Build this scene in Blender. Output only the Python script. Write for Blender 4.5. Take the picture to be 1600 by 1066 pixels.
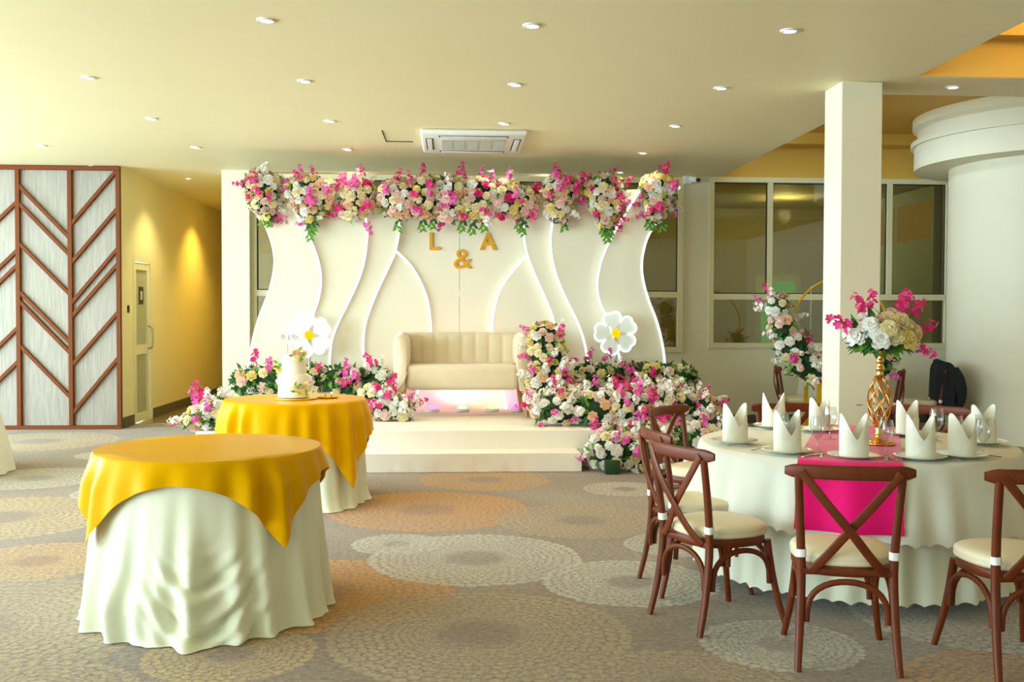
import bpy, bmesh, math, random
from mathutils import Vector, Matrix, Quaternion, noise
PI = math.pi
random.seed(7)
for o in list(bpy.data.objects):
    bpy.data.objects.remove(o, do_unlink=True)
S = bpy.context.scene
COL = S.collection

# ------------------------------------------------------------------ camera
FPX = 1585.0
CAM = Vector((0, 0, 1.5))
YAW, PIT, ROL = math.radians(3.43), math.radians(1.53), math.radians(0.165)
_f = Vector((math.sin(YAW) * math.cos(PIT), math.cos(YAW) * math.cos(PIT), -math.sin(PIT)))
_r = Vector((math.cos(YAW), -math.sin(YAW), 0))
_u = _r.cross(_f)
CR = _r * math.cos(ROL) + _u * math.sin(ROL)
CU = _u * math.cos(ROL) - _r * math.sin(ROL)
cd = bpy.data.cameras.new('camera')
cd.sensor_width = 36.0
cd.lens = FPX / 1600 * 36
cd.clip_end = 200
co = bpy.data.objects.new('camera', cd)
COL.objects.link(co)
m = Matrix((CR, CU, -_f)).transposed().to_4x4()
m.translation = CAM
co.matrix_world = m
S.camera = co


def ray(px, py):
    return _f + CR * ((px - 800) / FPX) + CU * ((533 - py) / FPX)


def at(px, py, Y):
    d = ray(px, py)
    return CAM + d * (Y / d.y)


def on(px, py, z):
    d = ray(px, py)
    return CAM + d * ((z - CAM.z) / d.z)


# ------------------------------------------------------------------ world, exposure
S.view_settings.view_transform = 'Standard'
S.view_settings.look = 'None'
S.view_settings.exposure = 0.30
S.cycles.max_bounces = 7
S.cycles.diffuse_bounces = 4
S.cycles.glossy_bounces = 3
S.cycles.transmission_bounces = 4
S.cycles.transparent_max_bounces = 24
S.cycles.sample_clamp_indirect = 6
S.view_settings.gamma = 1.0
S.view_settings.use_curve_mapping = False
w = bpy.data.worlds.new('world')
S.world = w
w.use_nodes = True
bg = w.node_tree.nodes['Background']
bg.inputs[0].default_value = (0.68, 0.89, 1.0, 1)
bg.inputs[1].default_value = 11.0


def area(name, loc, rot, sx, sy, power, color, portal=False):
    l = bpy.data.lights.new(name, 'AREA')
    l.shape = 'RECTANGLE'
    l.size, l.size_y = sx, sy
    l.energy = power
    l.color = color
    if portal:
        l.cycles.is_portal = True
    o = bpy.data.objects.new(name, l)
    COL.objects.link(o)
    o.location = loc
    o.rotation_euler = rot
    return o


# portal in the window wall opening (sky light comes through it)
area('window_portal_side', (-8.55, 3.95, 1.675), (0, -PI / 2, 0), 3.15, 17.3, 1, (1, 1, 1), True)

CEIL = 3.38


# ------------------------------------------------------------------ materials
def lin(c):
    return tuple(((v / 255) / 12.92 if v / 255 <= 0.04045 else ((v / 255 + 0.055) / 1.055) ** 2.4) for v in c[:3]) + (1,)


def mat(name, rgb, rough=0.6, metal=0.0, spec=0.5, noise_amt=0.0, nscale=8, bump=0.0, bscale=40, sheen=0.0, subsurf=0, emit=None, estr=0, trans=0, coat=0, stretch=None):
    m = bpy.data.materials.new(name)
    m.use_nodes = True
    nt = m.node_tree
    b = nt.nodes['Principled BSDF']
    c = lin(rgb)
    b.inputs['Base Color'].default_value = c
    b.inputs['Roughness'].default_value = rough
    b.inputs['Metallic'].default_value = metal
    b.inputs['Specular IOR Level'].default_value = spec
    if sheen:
        b.inputs['Sheen Weight'].default_value = sheen
    if coat:
        b.inputs['Coat Weight'].default_value = coat
    if trans:
        b.inputs['Transmission Weight'].default_value = trans
    if emit:
        b.inputs['Emission Color'].default_value = lin(emit)
        b.inputs['Emission Strength'].default_value = estr
    if noise_amt or bump:
        tc = nt.nodes.new('ShaderNodeTexCoord')
        src = tc.outputs['Object']
        if stretch:
            mp = nt.nodes.new('ShaderNodeMapping')
            mp.inputs['Scale'].default_value = stretch
            nt.links.new(src, mp.inputs[0])
            src = mp.outputs[0]
    if noise_amt:
        n = nt.nodes.new('ShaderNodeTexNoise')
        n.inputs['Scale'].default_value = nscale
        n.inputs['Detail'].default_value = 4
        nt.links.new(src, n.inputs['Vector'])
        mx = nt.nodes.new('ShaderNodeMix')
        mx.data_type = 'RGBA'
        mx.inputs[6].default_value = tuple(max(0, v * (1 - noise_amt)) for v in c[:3]) + (1,)
        mx.inputs[7].default_value = tuple(min(1, v * (1 + noise_amt)) for v in c[:3]) + (1,)
        nt.links.new(n.outputs[0], mx.inputs[0])
        nt.links.new(mx.outputs[2], b.inputs['Base Color'])
    if bump:
        n2 = nt.nodes.new('ShaderNodeTexNoise')
        n2.inputs['Scale'].default_value = bscale
        n2.inputs['Detail'].default_value = 3
        nt.links.new(src, n2.inputs['Vector'])
        bp = nt.nodes.new('ShaderNodeBump')
        bp.inputs['Strength'].default_value = bump
        bp.inputs['Distance'].default_value = 0.01
        nt.links.new(n2.outputs[0], bp.inputs['Height'])
        nt.links.new(bp.outputs[0], b.inputs['Normal'])
    return m


def emat(name, rgb, s):
    m = bpy.data.materials.new(name)
    m.use_nodes = True
    nt = m.node_tree
    nt.nodes.clear()
    e = nt.nodes.new('ShaderNodeEmission')
    e.inputs[0].default_value = lin(rgb)
    e.inputs[1].default_value = s
    o = nt.nodes.new('ShaderNodeOutputMaterial')
    nt.links.new(e.outputs[0], o.inputs[0])
    return m


def glassmat(name, tint, refl, rough=0.0):
    """thin architectural glass: tinted see-through plus mirror reflection"""
    m = bpy.data.materials.new(name)
    m.use_nodes = True
    nt = m.node_tree
    nt.nodes.clear()
    t = nt.nodes.new('ShaderNodeBsdfTransparent')
    t.inputs[0].default_value = lin(tint)
    g = nt.nodes.new('ShaderNodeBsdfGlossy')
    g.inputs['Roughness'].default_value = rough
    mx = nt.nodes.new('ShaderNodeMixShader')
    lw = nt.nodes.new('ShaderNodeLayerWeight')
    lw.inputs[0].default_value = 0.5
    pw_ = nt.nodes.new('ShaderNodeMath')
    pw_.operation = 'POWER'
    pw_.inputs[1].default_value = 2.2
    nt.links.new(lw.outputs['Facing'], pw_.inputs[0])
    ma = nt.nodes.new('ShaderNodeMath')
    ma.operation = 'MULTIPLY_ADD'
    ma.use_clamp = True
    ma.inputs[1].default_value = 0.85
    ma.inputs[2].default_value = refl
    nt.links.new(pw_.outputs[0], ma.inputs[0])
    nt.links.new(ma.outputs[0], mx.inputs[0])
    nt.links.new(t.outputs[0], mx.inputs[1])
    nt.links.new(g.outputs[0], mx.inputs[2])
    o = nt.nodes.new('ShaderNodeOutputMaterial')
    nt.links.new(mx.outputs[0], o.inputs[0])
    return m


def translucent(name, rgb, amt=0.4, rough=0.7, bump=0.0, bscale=30):
    m = mat(name, rgb, rough, noise_amt=0.06, nscale=5, bump=bump, bscale=bscale)
    nt = m.node_tree
    b = nt.nodes['Principled BSDF']
    out = nt.nodes['Material Output']
    t = nt.nodes.new('ShaderNodeBsdfTranslucent')
    t.inputs[0].default_value = lin(rgb)
    mx = nt.nodes.new('ShaderNodeMixShader')
    mx.inputs[0].default_value = amt
    nt.links.new(b.outputs[0], mx.inputs[1])
    nt.links.new(t.outputs[0], mx.inputs[2])
    nt.links.new(mx.outputs[0], out.inputs[0])
    return m


M = {}
M['ceil'] = mat('ceiling_paint', (246, 235, 192), 0.55, noise_amt=0.015, nscale=2)
M['wall'] = mat('wall_paint', (238, 232, 206), 0.6, noise_amt=0.02, nscale=3)
M['wallc'] = mat('corridor_paint', (240, 228, 176), 0.6, noise_amt=0.02, nscale=3)
M['wallwarm'] = mat('recess_lit_paint', (226, 182, 84), 0.6)  # yellowish paint, with the recess's warm glow and dimness put into the colour
M['frame'] = mat('cream_window_frame', (233, 226, 186), 0.4)
M['gasket'] = mat('window_gasket', (40, 40, 36), 0.6)
M['base'] = mat('dark_skirting', (92, 86, 74), 0.5, noise_amt=0.15, nscale=9)
M['tile'] = mat('corridor_tile', (126, 112, 84), 0.25, noise_amt=0.1, nscale=4)
M['backwall'] = mat('rear_room_paint', (196, 186, 150), 0.7, noise_amt=0.05, nscale=2)
M['backfloor'] = mat('rear_room_floor', (96, 84, 64), 0.6)
M['frost'] = mat('frosted_partition', (190, 205, 205), 0.5)
M['glass'] = glassmat('window_glass', (176, 178, 150), 0.14)
M['laminate'] = mat('pale_wood_laminate', (158, 150, 138), 0.5, noise_amt=0.42, nscale=5, stretch=(14, 14, 0.7))
M['walnut'] = mat('walnut_batten', (118, 62, 26), 0.55, spec=0.15, noise_amt=0.2, nscale=6, stretch=(8, 8, 1))
M['white'] = mat('white_plastic', (238, 238, 232), 0.4)
M['grey'] = mat('grey_plastic', (120, 122, 118), 0.5)
M['grille'] = mat('grille_plastic', (205, 203, 190), 0.6)
M['black'] = mat('black_plastic', (22, 22, 22), 0.4)
M['lamp'] = emat('downlight_glow', (255, 246, 226), 9)
M['chrome'] = mat('brushed_steel', (190, 190, 185), 0.25, 1.0)
M['silver'] = mat('cutlery_steel', (200, 198, 190), 0.18, 1.0)
M['gold'] = mat('polished_gold', (230, 170, 92), 0.16, 1.0)
M['goldpaint'] = mat('gold_painted_metal', (222, 178, 40), 0.35, 0.5)
M['goldletter'] = mat('gold_letter', (230, 164, 30), 0.35, 0.15)
M['stage'] = mat('stage_cloth', (242, 234, 224), 0.75, noise_amt=0.03, nscale=3, bump=0.25, bscale=9)
M['panel'] = mat('backdrop_panel', (238, 231, 208), 0.55, noise_amt=0.02, nscale=2)
M['led'] = emat('led_strip', (246, 255, 255), 1.5)
M['neon'] = emat('neon_outline', (238, 255, 250), 1.6)
M['petal'] = translucent('acrylic_petal', (240, 246, 242), 0.3, 0.3)
_b = M['petal'].node_tree.nodes['Principled BSDF']
_b.inputs['Emission Color'].default_value = (0.9, 1.0, 0.97, 1)
_b.inputs['Emission Strength'].default_value = 0.12
M['yellowneon'] = emat('neon_centre', (255, 206, 10), 1.0)
M['velvet'] = mat('cream_velvet', (222, 204, 172), 0.85, noise_amt=0.07, nscale=7, sheen=0.5, bump=0.12, bscale=60)
M['oak'] = mat('oak_leg', (198, 140, 74), 0.5, noise_amt=0.12, nscale=6, stretch=(6, 6, 1))
M['linen'] = translucent('cream_linen', (240, 238, 224), 0.12, 0.65, 0.08, 12)
M['linen2'] = translucent('ivory_underskirt', (236, 235, 212), 0.12, 0.6, 0.06, 10)
M['satin'] = mat('gold_satin', (222, 162, 4), 0.36, 0.0, spec=0.12, noise_amt=0.05, nscale=4, bump=0.06, bscale=7)
def tint(m, rgb):
    m.node_tree.nodes['Principled BSDF'].inputs['Specular Tint'].default_value = lin(rgb)


tint(M['satin'], (255, 190, 30))
M['pink'] = mat('magenta_satin', (232, 20, 110), 0.42, noise_amt=0.05, nscale=5, sheen=0.2, bump=0.12, bscale=6)
tint(M['pink'], (255, 60, 140))
M['wood'] = mat('mahogany_stain', (106, 45, 13), 0.42, spec=0.35, noise_amt=0.35, nscale=5, coat=0.0, stretch=(5, 5, 2))
M['cushion'] = mat('cream_leatherette', (230, 216, 184), 0.45, noise_amt=0.03, nscale=5, bump=0.05, bscale=20)
M['tie'] = mat('white_tie', (244, 244, 240), 0.7)
M['napkin'] = translucent('napkin_cloth', (252, 247, 232), 0.22, 0.7, 0.05, 25)
M['china'] = mat('white_china', (244, 242, 232), 0.15, coat=0.4)
M['jacket'] = mat('black_wool', (24, 26, 32), 0.9, noise_amt=0.2, nscale=10, bump=0.3, bscale=18)
M['cake'] = mat('cake_icing', (250, 244, 232), 0.6, bump=0.03, bscale=20)
M['foam'] = mat('green_floral_foam', (34, 66, 34), 0.9, noise_amt=0.3, nscale=20)
M['leafd'] = translucent('leaf_dark_green', (52, 104, 46), 0.25, 0.5)
M['leafl'] = translucent('leaf_light_green', (104, 164, 54), 0.3, 0.5)
M['stem'] = mat('green_stem', (74, 104, 50), 0.7)
M['fcream'] = translucent('petal_cream', (250, 236, 192), 0.3)
M['fwhite'] = translucent('petal_white', (252, 248, 240), 0.3)
M['fblush'] = translucent('petal_blush', (250, 218, 204), 0.3)
M['fpeach'] = translucent('petal_peach', (250, 208, 170), 0.3)
M['fyellow'] = translucent('petal_yellow', (250, 230, 150), 0.3)
M['fmagenta'] = translucent('petal_magenta', (234, 58, 140), 0.35)
M['fpink'] = translucent('petal_orchid_pink', (238, 104, 184), 0.35)
M['cord'] = mat('pale_cable', (206, 200, 160), 0.5)
M['sign'] = mat('black_sign', (30, 28, 26), 0.4)
M['green'] = emat('sunlit_green_view', (120, 214, 110), 1.3)
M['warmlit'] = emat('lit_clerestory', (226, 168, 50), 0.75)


# carpet ----------------------------------------------------------------
def medallion_group():
    g = bpy.data.node_groups.new('medallion', 'ShaderNodeTree')
    I = g.interface
    I.new_socket('Color', in_out='INPUT', socket_type='NodeSocketColor')
    I.new_socket('Pos', in_out='INPUT', socket_type='NodeSocketVector')
    I.new_socket('Center', in_out='INPUT', socket_type='NodeSocketVector')
    I.new_socket('Radius', in_out='INPUT', socket_type='NodeSocketFloat')
    I.new_socket('Petal', in_out='INPUT', socket_type='NodeSocketColor')
    I.new_socket('Fill', in_out='INPUT', socket_type='NodeSocketColor')
    I.new_socket('N', in_out='INPUT', socket_type='NodeSocketFloat')
    I.new_socket('Wear', in_out='INPUT', socket_type='NodeSocketFloat')
    I.new_socket('Color', in_out='OUTPUT', socket_type='NodeSocketColor')
    N, L = g.nodes, g.links
    gi, go = N.new('NodeGroupInput'), N.new('NodeGroupOutput')

    def mth(op, a, b=None, c=None, clamp=False):
        n = N.new('ShaderNodeMath')
        n.operation = op
        n.use_clamp = clamp
        for i, v in enumerate((a, b, c)):
            if v is None:
                continue
            if isinstance(v, (int, float)):
                n.inputs[i].default_value = v
            else:
                L.new(v, n.inputs[i])
        return n.outputs[0]
    sub = N.new('ShaderNodeVectorMath')
    sub.operation = 'SUBTRACT'
    L.new(gi.outputs['Pos'], sub.inputs[0])
    L.new(gi.outputs['Center'], sub.inputs[1])
    sx = N.new('ShaderNodeSeparateXYZ')
    L.new(sub.outputs[0], sx.inputs[0])
    x, y = sx.outputs[0], sx.outputs[1]
    r = mth('SQRT', mth('ADD', mth('MULTIPLY', x, x), mth('MULTIPLY', y, y)))
    rn = mth('DIVIDE', r, gi.outputs['Radius'])
    a = mth('ARCTAN2', y, x)
    k = mth('DIVIDE', gi.outputs['N'], 2 * PI)
    u = mth('MULTIPLY', a, k)
    v = mth('MULTIPLY', mth('LOGARITHM', mth('MAXIMUM', rn, 0.01), math.e), mth('MULTIPLY', k, 1.15))
    j = mth('FLOOR', v)
    uu = mth('SUBTRACT', mth('FRACT', mth('ADD', u, mth('MULTIPLY', j, 0.5))), 0.5)
    vv = mth('SUBTRACT', mth('SUBTRACT', v, j), 0.45)
    dist = mth('ADD', mth('MULTIPLY', mth('MULTIPLY', uu, uu), 4.6), mth('MULTIPLY', mth('MULTIPLY', vv, vv), 4.2))
    pet = mth('MULTIPLY', mth('SUBTRACT', 1.12, dist), 5, clamp=True)
    ins = mth('MULTIPLY', mth('SUBTRACT', 1.0, rn), 60, clamp=True)
    core = mth('MULTIPLY', mth('SUBTRACT', rn, 0.2), 7, clamp=True)
    mask = mth('MULTIPLY', mth('MULTIPLY', pet, ins), core)
    m1 = N.new('ShaderNodeMix')
    m1.data_type = 'RGBA'
    L.new(mth('MULTIPLY', mth('MULTIPLY', ins, 0.8), gi.outputs['Wear']), m1.inputs[0])
    L.new(gi.outputs['Color'], m1.inputs[6])
    L.new(gi.outputs['Fill'], m1.inputs[7])
    m2 = N.new('ShaderNodeMix')
    m2.data_type = 'RGBA'
    L.new(mth('MULTIPLY', mth('MULTIPLY', mask, 0.64), gi.outputs['Wear']), m2.inputs[0])
    L.new(m1.outputs[2], m2.inputs[6])
    L.new(gi.outputs['Petal'], m2.inputs[7])
    L.new(m2.outputs[2], go.inputs[0])
    return g


beige, bfill = (182, 158, 114), (136, 110, 78)
white, wfill = (206, 196, 176), (148, 136, 118)
och, ofill = (208, 150, 44), (164, 110, 38)
crm, cfill = (206, 174, 104), (142, 112, 72)
MED = [  # far ones first, near ones drawn over
    (-0.7, 5.48, 0.72, och, ofill, 34), (-0.175, 7.75, 0.78, och, ofill, 40), (-3.3, 7.6, 0.85, crm, bfill, 36),
    (-4.8, 12.1, 0.9, crm, bfill, 36), (2.35, 3.85, 0.55, och, bfill, 30), (0.3, 9.15, 0.6, och, bfill, 34),
    (3.6, 9.3, 0.9, och, bfill, 34), (-2.5, 6.25, 0.5, crm, ofill, 30),
    (0.95, 7.3, 0.62, beige, bfill, 36), (-2.35, 4.9, 0.95, beige, bfill, 40),
    (0.15, 6.2, 0.66, white, wfill, 40), (0.13, 4.72, 0.72, beige, bfill, 42), (0.95, 3.95, 0.5, beige, bfill, 34),
    (-3.76, 9.4, 0.62, white, wfill, 34), (-3.6, 10.9, 0.35, white, wfill, 28), (-2.75, 8.6, 0.4, white, wfill, 28),
    (1.49, 8.6, 0.36, white, bfill, 28), (1.46, 6.5, 0.34, white, wfill, 28), (-0.97, 4.50, 0.38, crm, cfill, 30),
    (1.5, 4.5, 0.37, white, wfill, 30), (-0.35, 6.6, 0.3, white, wfill, 26), (-1.7, 3.95, 0.5, beige, bfill, 32),
    (2.6, 4.9, 0.6, white, wfill, 34), (1.0, 5.6, 0.5, white, wfill, 32),
        (5.2, 6.4, 0.8, och, ofill, 36), (4.6, 8.2, 0.6, white, wfill, 34), (6.6, 8.9, 0.7, beige, bfill, 34), (5.0, 10.4, 0.6, och, bfill, 34), (6.0, 4.6, 0.6, white, wfill, 34),
        (-5.6, 6.2, 0.8, och, ofill, 36), (-6.2, 8.6, 0.6, white, wfill, 34), (-4.6, 4.4, 0.6, beige, bfill, 34), (-6.6, 11.0, 0.7, beige, bfill, 34), (3.4, 11.6, 0.5, white, wfill, 30)]
MGROUP = medallion_group()


def carpet(g, meds):
    m = bpy.data.materials.new('medallion_carpet')
    m.use_nodes = True
    nt = m.node_tree
    N, L = nt.nodes, nt.links
    b = N['Principled BSDF']
    b.inputs['Roughness'].default_value = 0.9
    b.inputs['Specular IOR Level'].default_value = 0.25
    b.inputs['Sheen Weight'].default_value = 0.25
    b.inputs['Sheen Roughness'].default_value = 0.4
    tc = N.new('ShaderNodeTexCoord')
    pos = tc.outputs['Object']
    n = N.new('ShaderNodeTexNoise')
    n.inputs['Scale'].default_value = 0.7
    n.inputs['Detail'].default_value = 5
    L.new(pos, n.inputs['Vector'])
    ramp = N.new('ShaderNodeValToRGB')
    ramp.color_ramp.elements[0].position = 0.35
    ramp.color_ramp.elements[0].color = lin((134, 106, 74))
    ramp.color_ramp.elements[1].position = 0.65
    ramp.color_ramp.elements[1].color = lin((152, 135, 112))
    L.new(n.outputs[0], ramp.inputs[0])
    col = ramp.outputs[0]
    nd = N.new('ShaderNodeTexNoise')
    nd.inputs['Scale'].default_value = 9
    nd.inputs['Detail'].default_value = 3
    L.new(pos, nd.inputs['Vector'])
    vo = N.new('ShaderNodeVectorMath')
    vo.operation = 'MULTIPLY_ADD'
    vo.inputs[1].default_value = (0.05, 0.05, 0)
    L.new(nd.outputs['Color'], vo.inputs[0])
    L.new(pos, vo.inputs[2])
    vs_ = N.new('ShaderNodeVectorMath')
    vs_.operation = 'SUBTRACT'
    vs_.inputs[1].default_value = (0.025, 0.025, 0)
    L.new(vo.outputs[0], vs_.inputs[0])
    mpos = vs_.outputs[0]
    nw = N.new('ShaderNodeTexNoise')
    nw.inputs['Scale'].default_value = 1.6
    nw.inputs['Detail'].default_value = 5
    L.new(pos, nw.inputs['Vector'])
    wr = N.new('ShaderNodeMapRange')
    wr.inputs[1].default_value = 0.35
    wr.inputs[2].default_value = 0.62
    wr.inputs[3].default_value = 0.7
    wr.inputs[4].default_value = 1.0
    L.new(nw.outputs[0], wr.inputs[0])
    for (x, y, r, pc, fc, nn) in meds:
        q = N.new('ShaderNodeGroup')
        q.node_tree = g
        L.new(col, q.inputs['Color'])
        L.new(mpos, q.inputs['Pos'])
        L.new(wr.outputs[0], q.inputs['Wear'])
        q.inputs['Center'].default_value = (x, y, 0)
        q.inputs['Radius'].default_value = r
        q.inputs['Petal'].default_value = lin(pc)
        q.inputs['Fill'].default_value = lin(fc)
        q.inputs['N'].default_value = round(nn * 1.35)
        col = q.outputs[0]
    # broken wear of the pile
    n2 = N.new('ShaderNodeTexNoise')
    n2.inputs['Scale'].default_value = 34
    n2.inputs['Detail'].default_value = 6
    L.new(pos, n2.inputs['Vector'])
    mr = N.new('ShaderNodeMapRange')
    mr.inputs[1].default_value = 0.3
    mr.inputs[2].default_value = 0.7
    mr.inputs[3].default_value = 0.56
    mr.inputs[4].default_value = 1.08
    L.new(n2.outputs[0], mr.inputs[0])
    mx = N.new('ShaderNodeVectorMath')
    mx.operation = 'SCALE'
    L.new(col, mx.inputs[0])
    L.new(mr.outputs[0], mx.inputs['Scale'])
    L.new(mx.outputs[0], b.inputs['Base Color'])
    bp = N.new('ShaderNodeBump')
    bp.inputs['Strength'].default_value = 0.5
    bp.inputs['Distance'].default_value = 0.01
    L.new(n2.outputs[0], bp.inputs['Height'])
    L.new(bp.outputs[0], b.inputs['Normal'])
    return m




# ------------------------------------------------------------------ mesh helpers
class MB:
    def __init__(s):
        s.v, s.f, s.mi = [], [], []

    def add(s, vs, fs, mi=0):
        o = len(s.v)
        s.v += [tuple(p) for p in vs]
        s.f += [tuple(i + o for i in f) for f in fs]
        s.mi += [mi] * len(fs)

    def box(s, x0, x1, y0, y1, z0, z1, mi=0, M4=None):
        vs = [Vector((x, y, z)) for x in (x0, x1) for y in (y0, y1) for z in (z0, z1)]
        if M4 is not None:
            vs = [M4 @ p for p in vs]
        s.add(vs, [(0, 1, 3, 2), (4, 6, 7, 5), (0, 4, 5, 1), (2, 3, 7, 6), (0, 2, 6, 4), (1, 5, 7, 3)], mi)
        return s

    def sweep(s, pts, sec, ref=(0, 0, 1), scale=None, mi=0, closed=False):
        """sec: list of (a,b); a along side axis, b along ref-like axis"""
        pts = [Vector(p) for p in pts]
        n, k = len(pts), len(sec)
        vs = []
        ref = Vector(ref)
        for i, p in enumerate(pts):
            if closed:
                t = pts[(i + 1) % n] - pts[i - 1]
            else:
                t = pts[min(i + 1, n - 1)] - pts[max(i - 1, 0)]
            t.normalize()
            sd = t.cross(ref)
            if sd.length < 1e-4:
                sd = t.cross(Vector((0, 1, 0.01)))
            sd.normalize()
            up = sd.cross(t)
            sc = scale[i] if scale else 1
            for a, b in sec:
                vs.append(p + sd * a * sc + up * b * sc)
        fs = []
        for i in range(n if closed else n - 1):
            i2 = (i + 1) % n
            for j in range(k):
                fs.append((i * k + j, i * k + (j + 1) % k, i2 * k + (j + 1) % k, i2 * k + j))
        if not closed:
            fs.append(tuple(range(k))[::-1])
            fs.append(tuple((n - 1) * k + j for j in range(k)))
        s.add(vs, fs, mi)
        return s

    def tube(s, pts, r, k=8, scale=None, mi=0, closed=False, ref=(0, 0, 1)):
        return s.sweep(pts, [(r * math.cos(2 * PI * j / k), r * math.sin(2 * PI * j / k)) for j in range(k)], ref, scale, mi, closed)

    def lathe(s, prof, k=24, c=(0, 0, 0), mi=0, cap=True):
        vs, fs = [], []
        for r, z in prof:
            for j in range(k):
                a = 2 * PI * j / k
                vs.append((c[0] + r * math.cos(a), c[1] + r * math.sin(a), c[2] + z))
        n = len(prof)
        for i in range(n - 1):
            for j in range(k):
                fs.append((i * k + j, i * k + (j + 1) % k, (i + 1) * k + (j + 1) % k, (i + 1) * k + j))
        if cap:
            if prof[0][0] > 1e-4:
                fs.append(tuple(range(k))[::-1])
            if prof[-1][0] > 1e-4:
                fs.append(tuple((n - 1) * k + j for j in range(k)))
        s.add(vs, fs, mi)
        return s

    def grid(s, fn, nu, nv, wrap=False, mi=0):
        vs = [fn(i, j) for i in range(nv) for j in range(nu)]
        fs = []
        for i in range(nv - 1):
            for j in range(nu if wrap else nu - 1):
                j2 = (j + 1) % nu
                fs.append((i * nu + j, i * nu + j2, (i + 1) * nu + j2, (i + 1) * nu + j))
        s.add(vs, fs, mi)
        return s

    def prism(s, poly, y0, y1, mi=0):
        """poly: list of (x,z); extruded from y0 to y1"""
        n = len(poly)
        vs = [(x, y0, z) for x, z in poly] + [(x, y1, z) for x, z in poly]
        fs = [tuple(range(n)), tuple(range(2 * n - 1, n - 1, -1))]
        fs += [(i, (i + n), (i + 1) % n + n, (i + 1) % n) for i in range(n)]
        s.add(vs, fs, mi)
        return s

    def mesh(s, name, mats, smooth=False, angle=None):
        me = bpy.data.meshes.new(name)
        me.from_pydata(s.v, [], s.f)
        for mm in (mats if isinstance(mats, (list, tuple)) else [mats]):
            me.materials.append(M[mm] if isinstance(mm, str) else mm)
        if any(s.mi):
            me.polygons.foreach_set('material_index', s.mi)
        if smooth:
            me.polygons.foreach_set('use_smooth', [True] * len(me.polygons))
            if angle:
                me.set_sharp_from_angle(angle=math.radians(angle))
        me.update()
        return me

    def obj(s, name, mats, parent=None, smooth=False, angle=None, loc=None, recalc=False):
        me = s.mesh(name, mats, smooth, angle)
        if recalc:
            bm = bmesh.new()
            bm.from_mesh(me)
            bmesh.ops.recalc_face_normals(bm, faces=bm.faces)
            bm.to_mesh(me)
            bm.free()
        return put(name, me, parent, loc)


def put(name, me, parent=None, loc=None, rot=None, scale=None):
    o = bpy.data.objects.new(name, me)
    COL.objects.link(o)
    if parent is not None:
        o.parent = parent
    if loc is not None:
        o.location = loc
    if rot is not None:
        o.rotation_mode = 'QUATERNION'
        o.rotation_quaternion = rot
    if scale is not None:
        o.scale = (scale, scale, scale) if isinstance(scale, (int, float)) else scale
    return o


def bevel(o, w=0.01, seg=2, smooth=True):
    bm = bmesh.new()
    bm.from_mesh(o.data)
    bmesh.ops.recalc_face_normals(bm, faces=bm.faces)
    es = [e for e in bm.edges if len(e.link_faces) == 2 and e.calc_face_angle(0) > 0.5]
    bmesh.ops.bevel(bm, geom=es, offset=w, segments=seg, profile=0.5, affect='EDGES', clamp_overlap=True)
    bm.to_mesh(o.data)
    bm.free()
    if smooth:
        o.data.polygons.foreach_set('use_smooth', [True] * len(o.data.polygons))
        o.data.set_sharp_from_angle(angle=math.radians(40))
    return o


def bx(name, m, x0, x1, y0, y1, z0, z1, parent=None, bev=0, seg=2):
    o = MB().box(x0, x1, y0, y1, z0, z1).obj(name, m, parent, recalc=True)
    if bev:
        bevel(o, bev, seg)
    return o


def tag(o, label=None, cat=None, group=None, kind=None):
    if label:
        o['label'] = label
    if cat:
        o['category'] = cat
    if group:
        o['group'] = group
    if kind:
        o['kind'] = kind
    return o


def thing(name, label, cat, loc=(0, 0, 0), rz=0, group=None):
    o = bpy.data.objects.new(name, None)
    COL.objects.link(o)
    o.location = loc
    o.rotation_euler = (0, 0, rz)
    return tag(o, label, cat, group)


def copy_tree(o, parent=None):
    c = o.copy()
    COL.objects.link(c)
    c.parent = parent
    for ch in list(o.children):
        copy_tree(ch, c)
    return c


def struct(o, label=None):
    o['kind'] = 'structure'
    if label:
        o['label'] = label
    return o


def crom(P, n):
    """Catmull-Rom resample of a list of tuples to n points per span"""
    P = [Vector(p) for p in P]
    out = []
    for i in range(len(P) - 1):
        p0, p1, p2, p3 = P[max(i - 1, 0)], P[i], P[i + 1], P[min(i + 2, len(P) - 1)]
        for k in range(n):
            t = k / n
            out.append(0.5 * ((2 * p1) + (p2 - p0) * t + (2 * p0 - 5 * p1 + 4 * p2 - p3) * t * t + (3 * p1 - p0 - 3 * p2 + p3) * t ** 3))
    out.append(P[-1])
    return out


def rrect(w, h, r=0.3, k=2):
    """rounded rectangle section"""
    r = min(w, h) * r
    out = []
    for cx, cy, a0 in ((w / 2 - r, h / 2 - r, 0), (-w / 2 + r, h / 2 - r, PI / 2), (-w / 2 + r, -h / 2 + r, PI), (w / 2 - r, -h / 2 + r, 1.5 * PI)):
        for i in range(k + 1):
            a = a0 + PI / 2 * i / k
            out.append((cx + r * math.cos(a), cy + r * math.sin(a)))
    return out


ORD = ['first', 'second', 'third', 'fourth', 'fifth', 'sixth', 'seventh', 'eighth', 'ninth', 'tenth', 'eleventh', 'twelfth']
YB = 13.75      # rear wall plane
XE = 3.66       # edge of the main ceiling
XR = 9.6

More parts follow.
